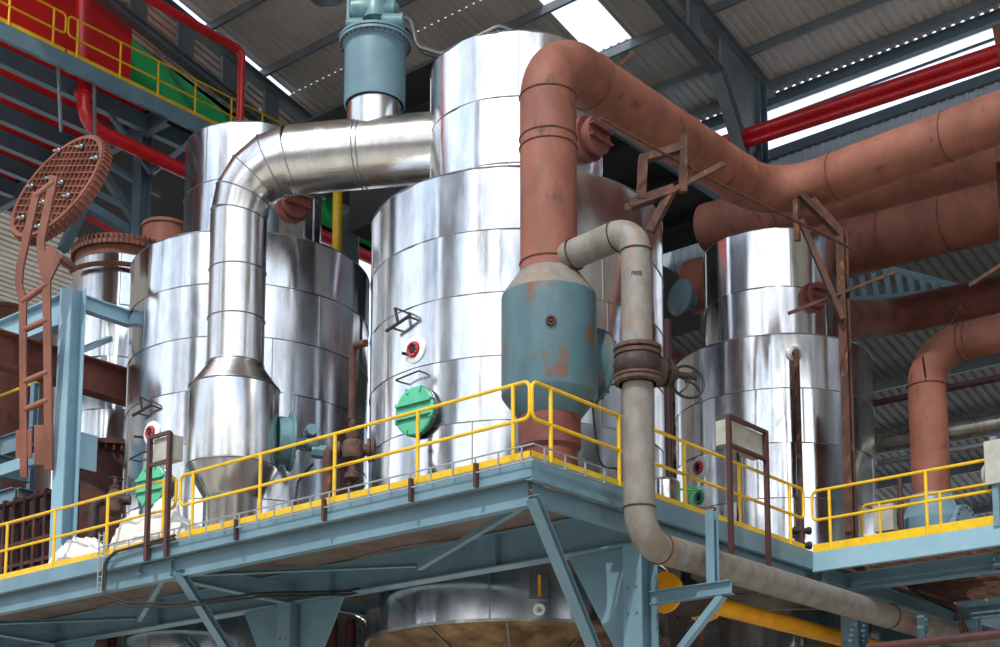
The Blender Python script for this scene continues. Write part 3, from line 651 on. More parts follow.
boltset('bonnet_bolt', bc+sb*.84, sb, .57, 26, .02, .10, 'valve_dark', t)
q0 = V((P1c[0], P1c[1], kz(9.42, KP)))-vh*.72; part('lifting_eye', MB().torus(q0-vh*.03, -vh, .06, .022, 14, 6).bar(q0, q0-vh*.05, .05, .03), 'rust', t)

# ------------------------------------------------------------------ grey branch pipe
GY = -.68; GX = aty(637, 330, GY).x; GR = .222; GZ = aty(760, 578, GY).z; GT = aty(632, 226, GY).z
t = thing('branch_pipe', 'weathered grey pipe branching from the rust-red riser and running down then right', 'pipe', (GX, GY, 6.1))
part('pipe_run', MB().tube(bend([(P1c[0]-.03, P1c[1]-.1, GT-.10), (GX, GY, GT), (GX, GY, GZ), (17.5, GY, GZ)], [.36, .50], 9), GR, 32), 'pipe', t)
wb = []
gd = (V((GX, GY, GT))-V((P1c[0]-.03, P1c[1]-.1, GT-.10))).normalized()
wring(wb, V((P1c[0]-.03, P1c[1]-.1, GT-.10))+gd*.42, gd, GR+.01); wring(wb, V((GX, GY, GT))-gd*.36, gd, GR); wring(wb, (GX, GY, GT-.36), UP, GR); wring(wb, (GX, GY, GZ+.5), UP, GR)
wring(wb, (GX+.5, GY, GZ), V((1, 0, 0)), GR); wring(wb, (9.4, GY, GZ), V((1, 0, 0)), GR)
each('weld_bead', wb, 'rust', t)
# stencilled mark, as on the pipe
mk = MB(); b0 = V((GX, GY, GT-.80))
def onp(u_, z_): a = u_/GR; return b0+(-vh*math.cos(a)+rt*math.sin(a))*(GR+.003)+UP*z_
def stroke(x0, z0, x1, z1): mk.bar(onp(x0, z0), onp(x1, z1), .004, .010, up=UP if abs(x1-x0) > abs(z1-z0) else rt)
for k, L_ in enumerate('PR28'):
    x0 = -.085+k*.038; W_ = .026; H_ = .055
    S = {'P': [(0, 0, 0, 1), (0, 1, 1, 1), (1, 1, 1, .5), (0, .5, 1, .5)], 'R': [(0, 0, 0, 1), (0, 1, 1, 1), (1, 1, 1, .5), (0, .5, 1, .5), (.4, .5, 1, 0)],
         '2': [(0, 1, 1, 1), (1, 1, 1, .5), (0, .5, 1, .5), (0, 0, 0, .5), (0, 0, 1, 0)], '8': [(0, 0, 0, 1), (1, 0, 1, 1), (0, 0, 1, 0), (0, .5, 1, .5), (0, 1, 1, 1)]}[L_]
    for a, b, c_, d_ in S: stroke(x0+a*W_, b*H_, x0+c_*W_, d_*H_)
part('stencil_mark', mk, 'black', t)
# gate valve in the grey pipe
def handwheel(mb, p, n, R=.24, k=4, r=.016):
    mb.torus(p, n, R, r, 32, 8); d, s, u = basis(V(n))
    for j in range(k): a = j*2*math.pi/k+.4; mb.tube(bend([p+n*.03, p+(s*math.cos(a)+u*math.sin(a))*R*.5+n*.02, p+(s*math.cos(a+.25)+u*math.sin(a+.25))*R], .1, 3), r*.8, 6)
    mb.lathe(p-n*.02, n, [(.035, 0), (.035, .07)], 10); return mb
VG = V((GX, GY, aty(638, 366, GY).z)); hd_ = (rt*.93+vh*.36).normalized()
t = thing('gate_valve', 'rusty black gate valve with handwheel in the vertical grey pipe', 'valve', VG)
part('flange', MB().lathe(VG+UP*.20, UP, [(.30, 0), (.345, .02), (.345, .07), (.30, .09)], 36).lathe(VG+UP*.12, UP, [(.29, 0), (.34, .01), (.34, .06), (.3, .08)], 36), 'valve', t)
part('flange', MB().lathe(VG-UP*.28, UP, [(.30, 0), (.34, .02), (.34, .07), (.28, .09)], 36).lathe(VG-UP*.20, UP, [(.3, 0), (.34, .01), (.34, .05), (.28, .07)], 36), 'valve', t)
part('valve_body', MB().lathe(VG, UP, [(.27, -.28), (.26, -.2), (.33, -.1), (.35, .0), (.33, .1), (.26, .18), (.27, .24)], 36).lathe(VG-UP*.05, hd_, [(.24, 0), (.22, .38), (.17, .42), (.17, .48)], 24), 'valve_dark', t)
part('bonnet', MB().lathe(VG-UP*.05+hd_*.44, hd_, [(.21, 0), (.21, .04), (.14, .05), (.13, .15), (.1, .18), (.05, .2), (.05, .5)], 20).bolts(VG-UP*.05+hd_*.46, hd_, .18, 8, .02, .09), 'valve_dark', t)
part('handwheel', handwheel(MB(), VG-UP*.08+hd_*.80-UP*.06, (hd_*.25-vh*.93+UP*.1).normalized(), .25, 4, .022), 'black', t)

# rusty trestles carrying the big pipe
def gallows(name, label, base, h, arms, w_=.16):
    t = thing(name, label, 'support', base)
    part('post', MB().ibeam(base, V(base)+UP*h, w_, w_*1.1, .014, .012, up=V((1, 0, 0))), 'rust', t)
    for a, b, ww in arms: part('arm', MB().bar(a, b, ww, ww*.9), 'rust', t)
    return t
b0 = V((8.65, -.38, DZ))
gallows('pipe_trestle', 'tall rusty post with angled arms under the big pipe in front of the right tank', b0, 6.2,
    [((8.65, -.38, 13.3), (8.25, .02, 13.95), .16), ((8.65, -.38, 13.3), (8.0, .1, 14.0), .13), ((8.45, -.45, 11.6), (8.0, .1, 13.5), .11), ((7.9, .35, 11.75), (9.3, -1.15, 12.6), .06), ((7.95, .15, 13.1), (7.95, .15, 13.9), .10)])
t = thing('pipe_hanger', 'rusty steel frame under the big pipe, right of the grey elbow', 'support', (4.0, .15, 12))
def P_(px, py, dep=23.3): return atd(px, py, dep)
part('post', MB().bar(P_(683, 136), P_(683, 192), .14, .12, up=rt), 'rust', t)
part('post', MB().bar(P_(643, 158), P_(641, 200), .2, .14, up=rt), 'rust', t)
part('arm', MB().bar(P_(640, 160), P_(683, 147), .14, .12), 'rust', t)
part('arm', MB().bar(P_(630, 205), P_(674, 190), .18, .14), 'rust', t)
part('arm', MB().bar(P_(672, 190), P_(650, 232), .16, .12), 'rust', t)
part('arm', MB().bar(P_(670, 192), P_(724, 164), .08, .08), 'rust', t)
part('tie', MB().bar(P_(640, 204), P_(628, 207, 24.2), .12, .10), 'rust', t)
solid('guy_rod', MB().tube([P_(600, 118, 22.5), P_(712, 180, 23.6), P_(858, 252, 26.6)], .022, 6), 'rust', 'thin rusty rod strung diagonally under the big rust-red pipe', 'rod')
# long rusty channel beside the trestle
dpx = aty(669, 440, 2.0)
solid('drain_pipe', MB().tube([(dpx.x, 2.0, 11.6), (dpx.x, 2.0, DZ)], .07, 10), 'darkbrown', 'dark brown vertical pipe between the middle and right tanks', 'pipe')

# ================================================================== PIPES ON THE RIGHT
def simple_pipe(name, label, pts, r, R, m, rings=(), cat='pipe', n=28, group=None):
    t = thing(name, label, cat, pts[0], group); part('pipe_run', MB().tube(bend(pts, R, 9), r, n), m, t)
    if rings:
        for p, d in rings: part('weld_bead', MB().torus(p, d, r+.003, .014, 36, 6), 'weld', t)
    return t
simple_pipe('rust_pipe', 'shaded rust-red pipe just below and behind the big elbowed pipe at the right', [(12.5, 4.9, 16.3), (12.5, 4.1, 16.25), (12.5, -9, 15.6)], .56, .9, 'oxide', [((12.5, 2.9, 16.12), (0, 1, .02))])
simple_pipe('rust_pipe', 'wide rust-red pipe with stained bands passing behind the top of the right tank', [(16, 7.5, 16.68), (16, -9, 16.1)], .69, .9, 'oxide', [((16, 2.1, 16.5), (0, 1, 0)), ((16, .6, 16.44), (0, 1, 0))])
simple_pipe('rust_pipe', 'lowest dark rust-red pipe with a shallow bend, right of the tank top', [atd(795, 322, 33), (18, 3.05, 15.33), (18, -9, 14.85)], .46, .8, 'oxide_dark', [((18, 2.8, 15.3), (0, 1, 0))])
t = simple_pipe('elbow_pipe', 'upright rust-red pipe bending over towards the right edge', [(11, -.88, 8.7), (11, -.88, 11.62), (11, -9, 11.62)], .36, .70, 'oxide', [((11, -.88, 10.9), UP), ((11, -1.62, 11.62), (0, 1, 0)), ((11, -1.75, 11.62), (0, 1, 0))])
part('lug', MB().bar((10.68, -1.0, 11.0), (10.35, -1.1, 11.28), .03, .09), 'rust', t); part('lug', MB().bar((10.9, -1.45, 11.95), (10.75, -1.75, 12.25), .03, .07), 'rust', t)
t = thing('bulb_valve', 'light blue bulb valve with bolted flanges at the foot of the right elbow pipe', 'valve', (11, -.88, 7.3))
part('body', MB().lathe((11, -.88, 0), UP, [(.30, 7.22), (.60, 7.6), (.62, 8.25), (.5, 8.45), (.42, 8.62), (.40, 8.75)], 44), 'blue', t)
sbr = (rt*.75-vh*.65).normalized(); bq = V((11, -.88, 7.95))
part('side_bonnet', MB().lathe(bq, sbr, [(.40, .2), (.40, .55), (.52, .6), (.52, .68)], 36), 'blue', t)
boltset('bonnet_bolt', bq+sbr*.66, sbr, .46, 20, .018, .08, 'valve_dark', t)
part('actuator', MB().lathe(bq+sbr*.68, sbr, [(.1, 0), (.1, .2), (.16, .22), (.16, .45)], 16), 'valve_dark', t)
solid('junction_box', MB().box((9.9, -.6, 7.95), (10.05, -.2, 8.45)), 'boxgrey', 'small pale box in front of the light blue bulb valve', 'box')
solid('drain_pipe', MB().cyl((9.8, -.8, DZ), (9.8, -.8, 8.9), .05, 10), 'darkbrown', 'short dark brown post in front of the light blue bulb valve', 'post')
# silver and dark service pipes at the back
simple_pipe('service_pipe', 'thick bright silver pipe running behind the right elbow pipe', [(15.6, 6, 11.5), (15.6, -9, 11.1)], .21, .1, 'clad_dull', group='service pipes behind the right tank')
simple_pipe('service_pipe', 'thin silver pipe just below the thick silver one', [(15.6, 6, 11.05), (15.6, -9, 10.75)], .07, .1, 'galv', group='service pipes behind the right tank')
simple_pipe('service_pipe', 'slim dark pipe high above the silver pipes at the right', [(15.6, 6, 12.45), (15.6, -9, 12.25)], .08, .1, 'darkbrown', group='service pipes behind the right tank')
t = thing('silver_drum', 'pale horizontal drum ending beside the right elbow pipe above the railing', 'drum', (12.6, -1.7, 9.3))
part('shell', MB().lathe((12.6, -1.35, 9.35), (0, -1, 0), [(.1, 0), (.24, .03), (.25, .06), (.25, 4)], 28), 'clad_dull', t)
part('end_ring', MB().lathe((12.6, -1.33, 9.35), (0, -1, 0), [(.27, 0), (.27, .05)], 28), 'boxgrey', t)
t = thing('control_panel', 'pale grey panel on a light blue post at the right edge', 'panel', (7.85, -3.3, DZ))
part('panel', MB().box((7.75, -4.2, 7.9), (7.83, -3.22, 8.62)), 'boxgrey', t); part('post', MB().bar((7.86, -3.35, DZ), (7.86, -3.35, 8.7), .1, .1, up=V((1, 0, 0))), 'blue', t)
# red fire mains in front of the window strip
for k, (dz, r_, lb) in enumerate(((0, .17, 'thicker upper'), (-.27, .12, 'thinner lower'))):
    simple_pipe('fire_main', lb+' of the two bright red pipes crossing the window strip', [(18.0, 8.2, 21.55+dz), (18.0, -9, 21.0+dz)], r_, .2, 'red', group='red fire mains at the right')
solid('pipe_clip', MB().bar((17.9, -.05, 21.9), (17.95, -.2, 20.6), .08, .3), 'oxide', 'rusty hanger strap on the red pipes at the right edge', 'hanger')
solid('pipe_hanger', MB().bar((9.5, -3.15, 15.2), (9.5, -3.15, 12.2), .22, .26, up=V((1, 0, 0))).bar((9.5, -3.2, 12.3), (9.6, -3.9, 11.4), .1, .1).bar((9.5, -3.6, 12.5), (9.5, -2.4, 12.05), .05, .07), 'rust', 'dark rusty hanger post at the right edge over the wide rust-red pipe', 'hanger')
# lattice girder under the lean-to
t = thing('lattice_girder', 'pale blue lattice girder with upright slats, right of the tall rusty post', 'girder', atx(830, 300, 19.2))
part('top_chord', MB().bar(atx(820, 281, 19.2), atx(878, 266, 19.2), .12, .14).bar(atx(878, 266, 19.2), atx(962, 288, 21.5), .12, .14), 'blue', t)
part('bottom_chord', MB().bar(atx(820, 303, 19.2), atx(962, 290, 19.2), .12, .14), 'blue', t)
for k in range(11):
    px = 824+k*12.2; tp = 281-(px-820)*.26 if px < 878 else 266+(px-878)*.26; part('slat', MB().bar(atx(px, tp, 19.3), atx(px+6, 304, 19.3), .14, .07, up=V((1, 0, 0))), 'blue', t)
# overhead cable gantry behind the big pipe
t = thing('cable_gantry', 'dark overhead cable gantry running behind the big rust-red pipe', 'gantry', (9, 7.4, 19.0))
gz = aty(600, 116, 7.4).z
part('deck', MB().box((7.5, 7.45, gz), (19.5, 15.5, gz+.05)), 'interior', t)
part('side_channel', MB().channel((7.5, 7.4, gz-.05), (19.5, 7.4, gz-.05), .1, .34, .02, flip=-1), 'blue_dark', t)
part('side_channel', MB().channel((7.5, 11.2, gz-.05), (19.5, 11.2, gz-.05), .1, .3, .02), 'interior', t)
part('lower_dark_box', MB().box((8.5, 9.5, gz-2.6), (19.5, 12.5, gz-1.3)), 'interior', t)  # near-black box added to fill the dark area below the gantry
for k in range(4): part('box_hanger', MB().bar((9+k*3, 11, gz), (9+k*3, 11, gz-1.4), .1, .1, up=V((1, 0, 0))), 'interior', t)
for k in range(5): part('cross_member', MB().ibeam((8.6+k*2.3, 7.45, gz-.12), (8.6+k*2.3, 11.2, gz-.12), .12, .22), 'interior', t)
part('tray_rail', MB().bar((7.5, 7.2, gz+.02), (19.5, 7.2, gz+.02), .03, .05).bar((7.5, 6.95, gz+.02), (19.5, 6.95, gz+.02), .03, .05), 'galv', t)
for k in range(26): part('tray_rung', MB().bar((7.7+k*.45, 6.95, gz), (7.7+k*.45, 7.2, gz), .03, .02), 'galv', t)
# equipment between middle and right tanks
t = thing('process_vessel', 'dark red vessel in the gap between the middle and right tanks', 'vessel', (13.9, 6.9, 7.2))
part('shell', MB().lathe((13.9, 6.9, 0), UP, [(.95, 7.2), (.95, 12.6), (1.1, 12.62), (1.1, 12.8), (.95, 12.82), (.8, 13.8), (.3, 14.2)], 36), 'oxide_dark', t)
part('flange', MB().lathe((13.9, 6.9, 11.2), UP, [(1.1, 0), (1.1, .16)], 36), 'brick', t)
solid('teal_flange', MB().lathe(atd(682, 298, 34), -vh*.5-rt*.8, [(.2, -.3), (.2, 0), (.42, .02), (.42, .08), (.38, .10)], 32), 'teal', 'teal blind flange half hidden behind the top of the right tank', 'flange')
# fittings on the right tank
p, n = oncyl(794, 354, T3c, T3R)
t = thing('drain_line', 'thin rusty pipe running down the front of the right tank', 'pipe', (p.x, p.y, DZ))
q_ = p+n*.22
part('pipe_run', MB().tube(bend([p-n*.02, q_, V((q_.x, q_.y, DZ))], .07, 5), .06, 12), 'rust', t)
part('collar', MB().lathe(p-n*.04, n, [(.18, 0), (.16, .07), (.08, .09)], 20), 'galv', t)
for z in (7.85, 8.15, 8.45): part('valve', MB().lathe(V((q_.x, q_.y, z))-rt*.2, rt, [(.05, 0), (.05, .02), (.08, .03), (.08, .08), (.06, .1), (.06, .3), (.08, .32), (.08, .38), (.05, .4)], 14), 'valve_dark', t)
part('handwheel', handwheel(MB(), V((q_.x, q_.y, 8.1))-rt*.45-vh*.1, rt*.8-vh*.6, .13, 3, .012), 'black', t)
c0 = atd(663, 520, 25.2)
t = thing('sample_pot', 'small silver pot with a green handwheel behind the right-hand railing', 'vessel', (c0.x, c0.y, DZ))
part('shell', MB().lathe((c0.x, c0.y, 0), UP, [(.3, DZ), (.3, 8.2), (.26, 8.25)], 32), 'clad', t)
part('handwheel', handwheel(MB(), V((c0.x, c0.y, 8.1))+rt*.48, UP*.95-vh*.3, .2, 4, .014).cyl(V((c0.x, c0.y, 7.8))+rt*.48, V((c0.x, c0.y, 8.1))+rt*.48, .03, 8), 'greensheet', t)
part('outlet', MB().tube([V((c0.x, c0.y, 7.75))+rt*.2, V((c0.x, c0.y, 7.75))+rt*.9], .05, 10), 'rust', t)
# instrument boxes on twin posts
def instrument(label, a, b, zt, bz0, bz1, off):
    a = V(a); b = V(b); t = thing('instrument_stand', label, 'box', a, 'instrument boxes on twin posts')
    for p in (a, b): part('post', MB().bar(p, V((p.x, p.y, zt)), .075, .075, up=V((1, 0, 0))), 'darkbrown', t)
    d = (b-a).normalized(); o = V(off)
    part('cross_bar', MB().bar(a+UP*(bz0-a.z), b+UP*(bz0-a.z), .06, .06).bar(V((a.x, a.y, bz1)), V((b.x, b.y, bz1)), .06, .06), 'darkbrown', t)
    m = MB(); c = [a+d*.04, b+d*.02]; v0 = [c[0]+o*.05, c[1]+o*.05, c[1]+o*.27, c[0]+o*.27]
    m.add([V((p.x, p.y, bz0+.04)) for p in v0]+[V((p.x, p.y, bz1-.03)) for p in v0], [(3, 2, 1, 0), (4, 5, 6, 7), (0, 1, 5, 4), (1, 2, 6, 5), (2, 3, 7, 6), (3, 0, 4, 7)])
    bx = part('enclosure', m, 'boxgrey', t)
    mid = (a+b)/2+o*.2
    part('cable', MB().tube(bend([V((mid.x, mid.y, bz0+.05)), V((mid.x, mid.y, bz0-.5))+d*.05, V((mid.x, mid.y, bz0-1.2))-d*.05, V((mid.x, mid.y, 7.2))], .3, 4), .018, 7), 'black', t)
    return t
instrument('beige instrument box on twin brown posts in front of the left green hatch', (-.12, 8.38, 6.95), (-.12, 7.83, 6.95), 9.12, 8.62, 9.12, (1, 0, 0))
instrument('beige instrument box on twin brown posts in front of the right tank', (4.92, -.14, 6.5), (6.10, -.14, 6.5), 9.02, 8.52, 9.0, (0, 1, 0))

# valve cluster between left and middle tanks
vx = atx(353, 450, 1.9); zc = vx.z
def vpt(px, py): return atx(px, py, 1.9)
t = thing('valve_cluster', 'rusty brown valve cluster with pipe elbow left of the green hatch', 'valve', (vx.x, vx.y, DZ))
part('riser', MB().tube(bend([vpt(366, 343), vpt(353, 346), V((vpt(353, 346).x, vpt(353, 346).y, DZ))], .12, 6), .065, 12), 'rust', t)
part('valve_body', MB().lathe(vx, UP, [(.07, -.55), (.14, -.5), (.14, -.42), (.08, -.38), (.08, -.22), (.19, -.16), (.21, 0), (.17, .14), (.11, .18), (.13, .24), (.13, .29), (.07, .32), (.06, .55)], 24), 'valve', t)
part('side_flange', MB().lathe(vx, rt, [(.1, 0), (.1, .24), (.2, .25), (.2, .30), (.17, .31), (.2, .32), (.2, .37), (.1, .4)], 24).lathe(vx, -rt, [(.1, 0), (.1, .2), (.15, .21), (.15, .26), (.09, .28)], 20), 'valve', t)
part('elbow', MB().tube(bend([vx-rt*.25, vx-rt*.42, V((vx.x, vx.y, DZ))-rt*.42], .16, 6), .09, 14), 'rust', t)
part('handwheel', handwheel(MB(), vx+UP*.52, UP, .16, 4, .014), 'black', t)
part('handwheel', handwheel(MB(), vx-UP*.68-vh*.15, (UP-vh*.4).normalized(), .22, 4, .016), 'black', t)
part('lower_valve', MB().lathe(vx-UP*1.0, UP, [(.1, -.25), (.16, -.2), (.16, -.12), (.12, 0), (.16, .12), (.16, .2), (.08, .25)], 20), 'valve', t)
vy = atx(115, 500, 1.5)
t = thing('valve_cluster', 'rusty valve and elbow behind the white tarpaulins', 'valve', (vy.x, vy.y, DZ))
part('valve_body', MB().lathe(vy, UP, [(.1, -.3), (.17, -.24), (.17, -.16), (.2, 0), (.14, .14), (.1, .2), (.12, .26), (.05, .3), (.04, .45)], 20), 'valve', t)
part('elbow', MB().tube(bend([vy+rt*.3, vy-rt*.4, V((vy.x, vy.y, DZ))-rt*.4], .2, 6), .1, 14), 'valve_dark', t)
part('handwheel', handwheel(MB(), vy+UP*.42, UP, .14, 4, .014), 'black', t)

# ================================================================== LEFT: BLUE FRAME, TOOTHED VESSEL, LID
FX = 2.3
fc = atx(73, 300, FX); fy = fc.y; fz = fc.z+.25
t = thing('portal_frame', 'light blue portal frame at the left with beams meeting its column', 'frame', (FX, fy, DZ))
part('column', MB().ibeam((FX, fy, DZ), (FX, fy, fz), .42, .38, .03, .02, up=V((1, 0, 0))), 'blue_lit', t)
part('base_plate', MB().box((FX-.3, fy-.3, DZ), (FX+.3, fy+.3, DZ+.03)), 'blue', t)
part('beam', MB().ibeam((FX, fy+.18, fz-.42), (FX, fy+9, fz-.42), .28, .7, .03, .02), 'blue_lit', t)
xe = aty(134, 316, fy).x
part('beam', MB().ibeam((FX+.2, fy, fz-.25), (min(xe, FX+1.5), fy, fz-.25), .22, .34, .025, .015), 'blue_lit', t)
bz = atx(60, 451, FX).z
part('beam', MB().bar((FX, fy+.18, bz), (FX, fy+9, bz-.1), .12, .26), 'blue_lit', t)
part('gusset', MB().box((FX+.2, fy-.01, bz-.35), (FX+.75, fy+.01, bz+.45)), 'blue_lit', t)
part('brace', MB().bar((FX+.2, fy, fz-1.35), (FX+1.6, fy+.9, fz-.45), .12, .12), 'blue_lit', t)
gy = fy+.75
t = thing('runway_girder', 'rust-red girder with pinkish flange passing behind the light blue column', 'girder', (2, gy, 12))
ga = aty(0, 350, gy); gb = aty(133, 392, gy)
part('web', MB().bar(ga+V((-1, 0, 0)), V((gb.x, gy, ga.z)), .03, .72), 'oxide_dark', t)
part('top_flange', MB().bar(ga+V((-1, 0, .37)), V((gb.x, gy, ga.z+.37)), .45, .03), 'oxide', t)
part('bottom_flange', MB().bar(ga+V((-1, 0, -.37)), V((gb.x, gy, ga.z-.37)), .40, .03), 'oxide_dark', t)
solid('tie_beam', MB().ibeam((FX-3, fy+3.4, ga.z-1.7), (FX+1.2, fy+3.4, ga.z-1.7), .25, .5), 'blue', 'light blue beam low behind the left frame', 'beam')
# toothed vessel
TR = 1.18; tf = lambda py: ath(98, py, 34.3).z
t = thing('toothed_vessel', 'silver vessel with a rusty toothed clamp ring, behind the blue frame at the left', 'vessel', (T0c[0], T0c[1], DZ))
zt = tf(254); zb = tf(440)
m = MB(); zs = clad(m, T0c, TR, zb, zt, 77, 1.3, n=128); part('shell', m, 'clad', t)
part('cladding_seam', seams(T0c, TR, zs, 77), 'seam', t)
part('neck', MB().lathe((T0c[0], T0c[1], zt), UP, [(TR-.05, -.02), (TR-.02, .22), (TR+.08, .24), (TR+.08, .34), (TR, .36), (TR, .5), (.2, .55)], 64), 'oxide', t)
for k in range(60):
    a = 2*math.pi*k/60; c_, s_ = math.cos(a), math.sin(a); d = V((c_, s_, 0)); p = V((T0c[0], T0c[1], zt+.34))+d*(TR+.04)
    part('clamp', MB().bar(p-UP*.12, p+UP*.10, .06, .10, up=d).bar(p+UP*.10, p+UP*.17, .03, .03, up=d), 'rust', t)
part('lower_ring', MB().lathe((T0c[0], T0c[1], zb), UP, [(TR+.02, .0), (TR+.16, -.02), (TR+.16, -.14), (TR, -.16), (TR-.02, -.5), (TR-.1, DZ-zb)], 64), 'brick', t)
for k in range(44):
    a = 2*math.pi*k/44+.05; d = V((math.cos(a), math.sin(a), 0)); p = V((T0c[0], T0c[1], zb-.2))+d*(TR+.09); part('lower_clamp', MB().bar(p-UP*.1, p+UP*.1, .05, .07, up=d), 'rust', t)
part('hoop_pipe', MB().tube([V((T0c[0], T0c[1], zt-.35))+V((math.cos(a), math.sin(a), 0))*(TR+.18) for a in [math.radians(170+k*8) for k in range(12)]], .06, 10), 'oxide', t)
# lid
LD = 33.6; lc = atd(53, 183, LD); LN = V((-.932, -.069, .354)).normalized(); _, LS, LU = basis(LN); LR = 1.44
t = thing('vessel_lid', 'round rust-red vessel lid swung open, with a lattice of ribs and toothed rim', 'lid', lc)
part('plate', MB().lathe(lc-LN*.38, LN, [(LR*.2, -.2), (LR*.7, -.12), (LR*.97, .0), (LR, .06), (LR, .30), (LR*.93, .30), (LR*.93, .1), (.1, .1)], 64), 'oxide', t)
g = MB()
for k in range(-6, 7):
    q = k*.19; h_ = math.sqrt(max(LR*LR*.86-q*q, 0))
    g.bar(lc-LN*.14+LS*q-LU*h_, lc-LN*.14+LS*q+LU*h_, 0.028, .10, up=LN)
for k in range(-6, 7):
    q = k*.19; h_ = math.sqrt(max(LR*LR*.86-q*q, 0))
    dd = (LS*.94+LU*.34).normalized(); ee = (LU*.94-LS*.34).normalized()
    g.bar(lc-LN*.14+ee*q-dd*h_, lc-LN*.14+ee*q+dd*h_, 0.028, .10, up=LN)
part('rib_lattice', g, 'oxide', t)
for k in range(64):
    a = 2*math.pi*k/64; p = lc-LN*.24+(LS*math.cos(a)+LU*math.sin(a))*(LR+.02); part('tooth', MB().bar(p-LN*.11, p+LN*.11, .055, .05, up=(LS*math.cos(a)+LU*math.sin(a))), 'oxide', t)
for k, (a, r_) in enumerate(((.3, .7), (1.2, .9), (2.0, .75), (2.9, .92), (3.8, .7), (4.6, .9), (5.5, .72), (.8, .3), (3.3, .2), (5.0, .35))):
    p = lc+(LS*math.cos(a)+LU*math.sin(a))*LR*r_-LN*.05; part('lifting_clamp', MB().sphere(p, .07, 10, 6).bar(p, p+LS*.14+LN*.05, .05, .05), 'seam', t)
def pd(px, py, d=31.6): return atd(px, py, d)
t = thing('lid_davit', 'rust-red hinged davit arms and ladder-like posts carrying the open lid', 'davit', pd(24, 470))
for pts, w_ in (([(24, 478), (23, 300), (19, 284), (20, 268), (36, 196)], .15), ([(49, 470), (47, 300), (47, 282), (42, 262), (41, 240), (54, 178)], .16)):
    for a, b in zip(pts, pts[1:]): 
        if True: pass
    m = MB()
    for a, b in zip(pts, pts[1:]):
        pa, pb = pd(*a), pd(*b); m.bar(pa, pb+(pb-pa).normalized()*.04, w_, .10, up=vh)
    part('arm', m, 'oxide', t)
k_ = MB(); P4_ = [pd(44, 262), pd(58, 252), pd(60, 262), pd(48, 286)]
k_.add([p-vh*.05 for p in P4_]+[p+vh*.05 for p in P4_], [(0, 1, 2, 3), (7, 6, 5, 4), (0, 4, 5, 1), (1, 5, 6, 2), (2, 6, 7, 3), (3, 7, 4, 0)])
part('hinge_plate', k_, 'oxide', t); part('hinge_plate', MB().bar(pd(46, 250), pd(58, 262), .3, .08, up=vh).bar(pd(56, 256), pd(74, 268, 32.4), .16, .12, up=vh), 'oxide', t)
for a, b in (((36, 196), (54, 182)), ((22, 302), (47, 284)), ((24, 330), (47, 320)), ((24, 382), (48, 372)), ((24, 410), (48, 400))):
    part('rung', MB().cyl(pd(*a), pd(*b), .07, 12), 'oxide', t)
part('foot_plate', MB().bar(pd(24, 430), pd(24, 458), .34, .06, up=vh).bar(pd(44, 425), pd(44, 465), .4, .06, up=vh), 'oxide', t)

# white tarpaulin heaps on the deck
def heap(name, label, c, rx, ry, h, seed, rot=0):
    from mathutils import noise
    m = MB(); n = 90; k = 40; vs = []
    for i in range(k+1):
        f = i/k
        for j in range(n):
            a = 2*math.pi*j/n; r_ = math.sin(f*math.pi/2)
            w_ = 1+.25*noise.noise(V((math.cos(a)*1.7, math.sin(a)*1.7, seed)))
            z = h*(1-r_**2.2); p = V((math.cos(a)*r_*rx*w_, math.sin(a)*r_*ry*w_, 0))
            z *= 1+.55*noise.noise(V((p.x*1.6+seed, p.y*1.6, 0)))
            cr_ = abs(noise.noise(V((p.x*4+seed, p.y*3.2, z*4))))*.26+abs(noise.noise(V((p.x*9+seed, p.y*8, z*7))))*.09
            z = max(z-cr_*(1 if f < .95 else 0), 0)
            vs.append(V((c[0]+p.x*math.cos(rot)-p.y*math.sin(rot), c[1]+p.x*math.sin(rot)+p.y*math.cos(rot), c[2]+z+(0.002 if f < 1 else 0))))
    m.add(vs, [(i*n+j, i*n+(j+1) % n, (i+1)*n+(j+1) % n, (i+1)*n+j) for i in range(k) for j in range(n)])
    return solid(name, m, 'tarp', label, 'tarpaulin', 'white tarpaulin heaps on the platform', loc=c)
heap('tarpaulin', 'large crumpled white tarpaulin heap behind the beige instrument box', (.75, 9.35, DZ), .55, 1.45, 1.05, 3)
heap('tarpaulin', 'smaller crumpled white tarpaulin heap beside the foot of the light blue column', (.7, 11.6, DZ), .5, .95, .85, 8)
# rusty rack far left on the deck
t = thing('grate_rack', 'dark red grid-like rack at the far left behind the railing', 'rack', (3.2, 19.5, DZ))
a = atx(0, 500, 3.0); b = atx(56, 545, 3.0)
for k in range(9): yk = b.y+(a.y+1-b.y)*k/8; part('upright', MB().bar((3.0, yk, DZ), (3.0, yk, 10.2), .1, .12, up=V((1, 0, 0))), 'brick', t)
for k in range(6): part('shelf_bar', MB().bar((3.0, b.y, DZ+.4+k*.5), (3.0, a.y+1, DZ+.4+k*.5), .1, .08), 'brick', t)
part('back_plate', MB().box((3.5, b.y, DZ), (3.55, a.y+1, 10.4)), 'interior', t)
t = thing('rust_drum', 'rust-red drum at the left edge behind the ladder-like posts', 'drum', atd(5, 330, 38))
dcc = atd(2, 360, 46); part('shell', MB().lathe((dcc.x, dcc.y, 7.2), UP, [(1.6, 0), (1.6, 11.3), (1.66, 11.32), (1.66, 11.45), (.3, 11.7)], 40), 'oxide', t)
part('hoop', MB().torus((dcc.x, dcc.y, 14.2), UP, 1.62, .05, 48, 6).torus((dcc.x, dcc.y, 12.2), UP, 1.62, .05, 48, 6), 'oxide_dark', t)
t = thing('service_gallery', 'blue service gallery low at the far left behind the light blue column', 'gallery', (4, 21, 10))
gz0 = atx(0, 505, 4).z
part('deck', MB().box((4.0, 19.3, gz0), (6.5, 24.5, gz0+.06)), 'deck', t)
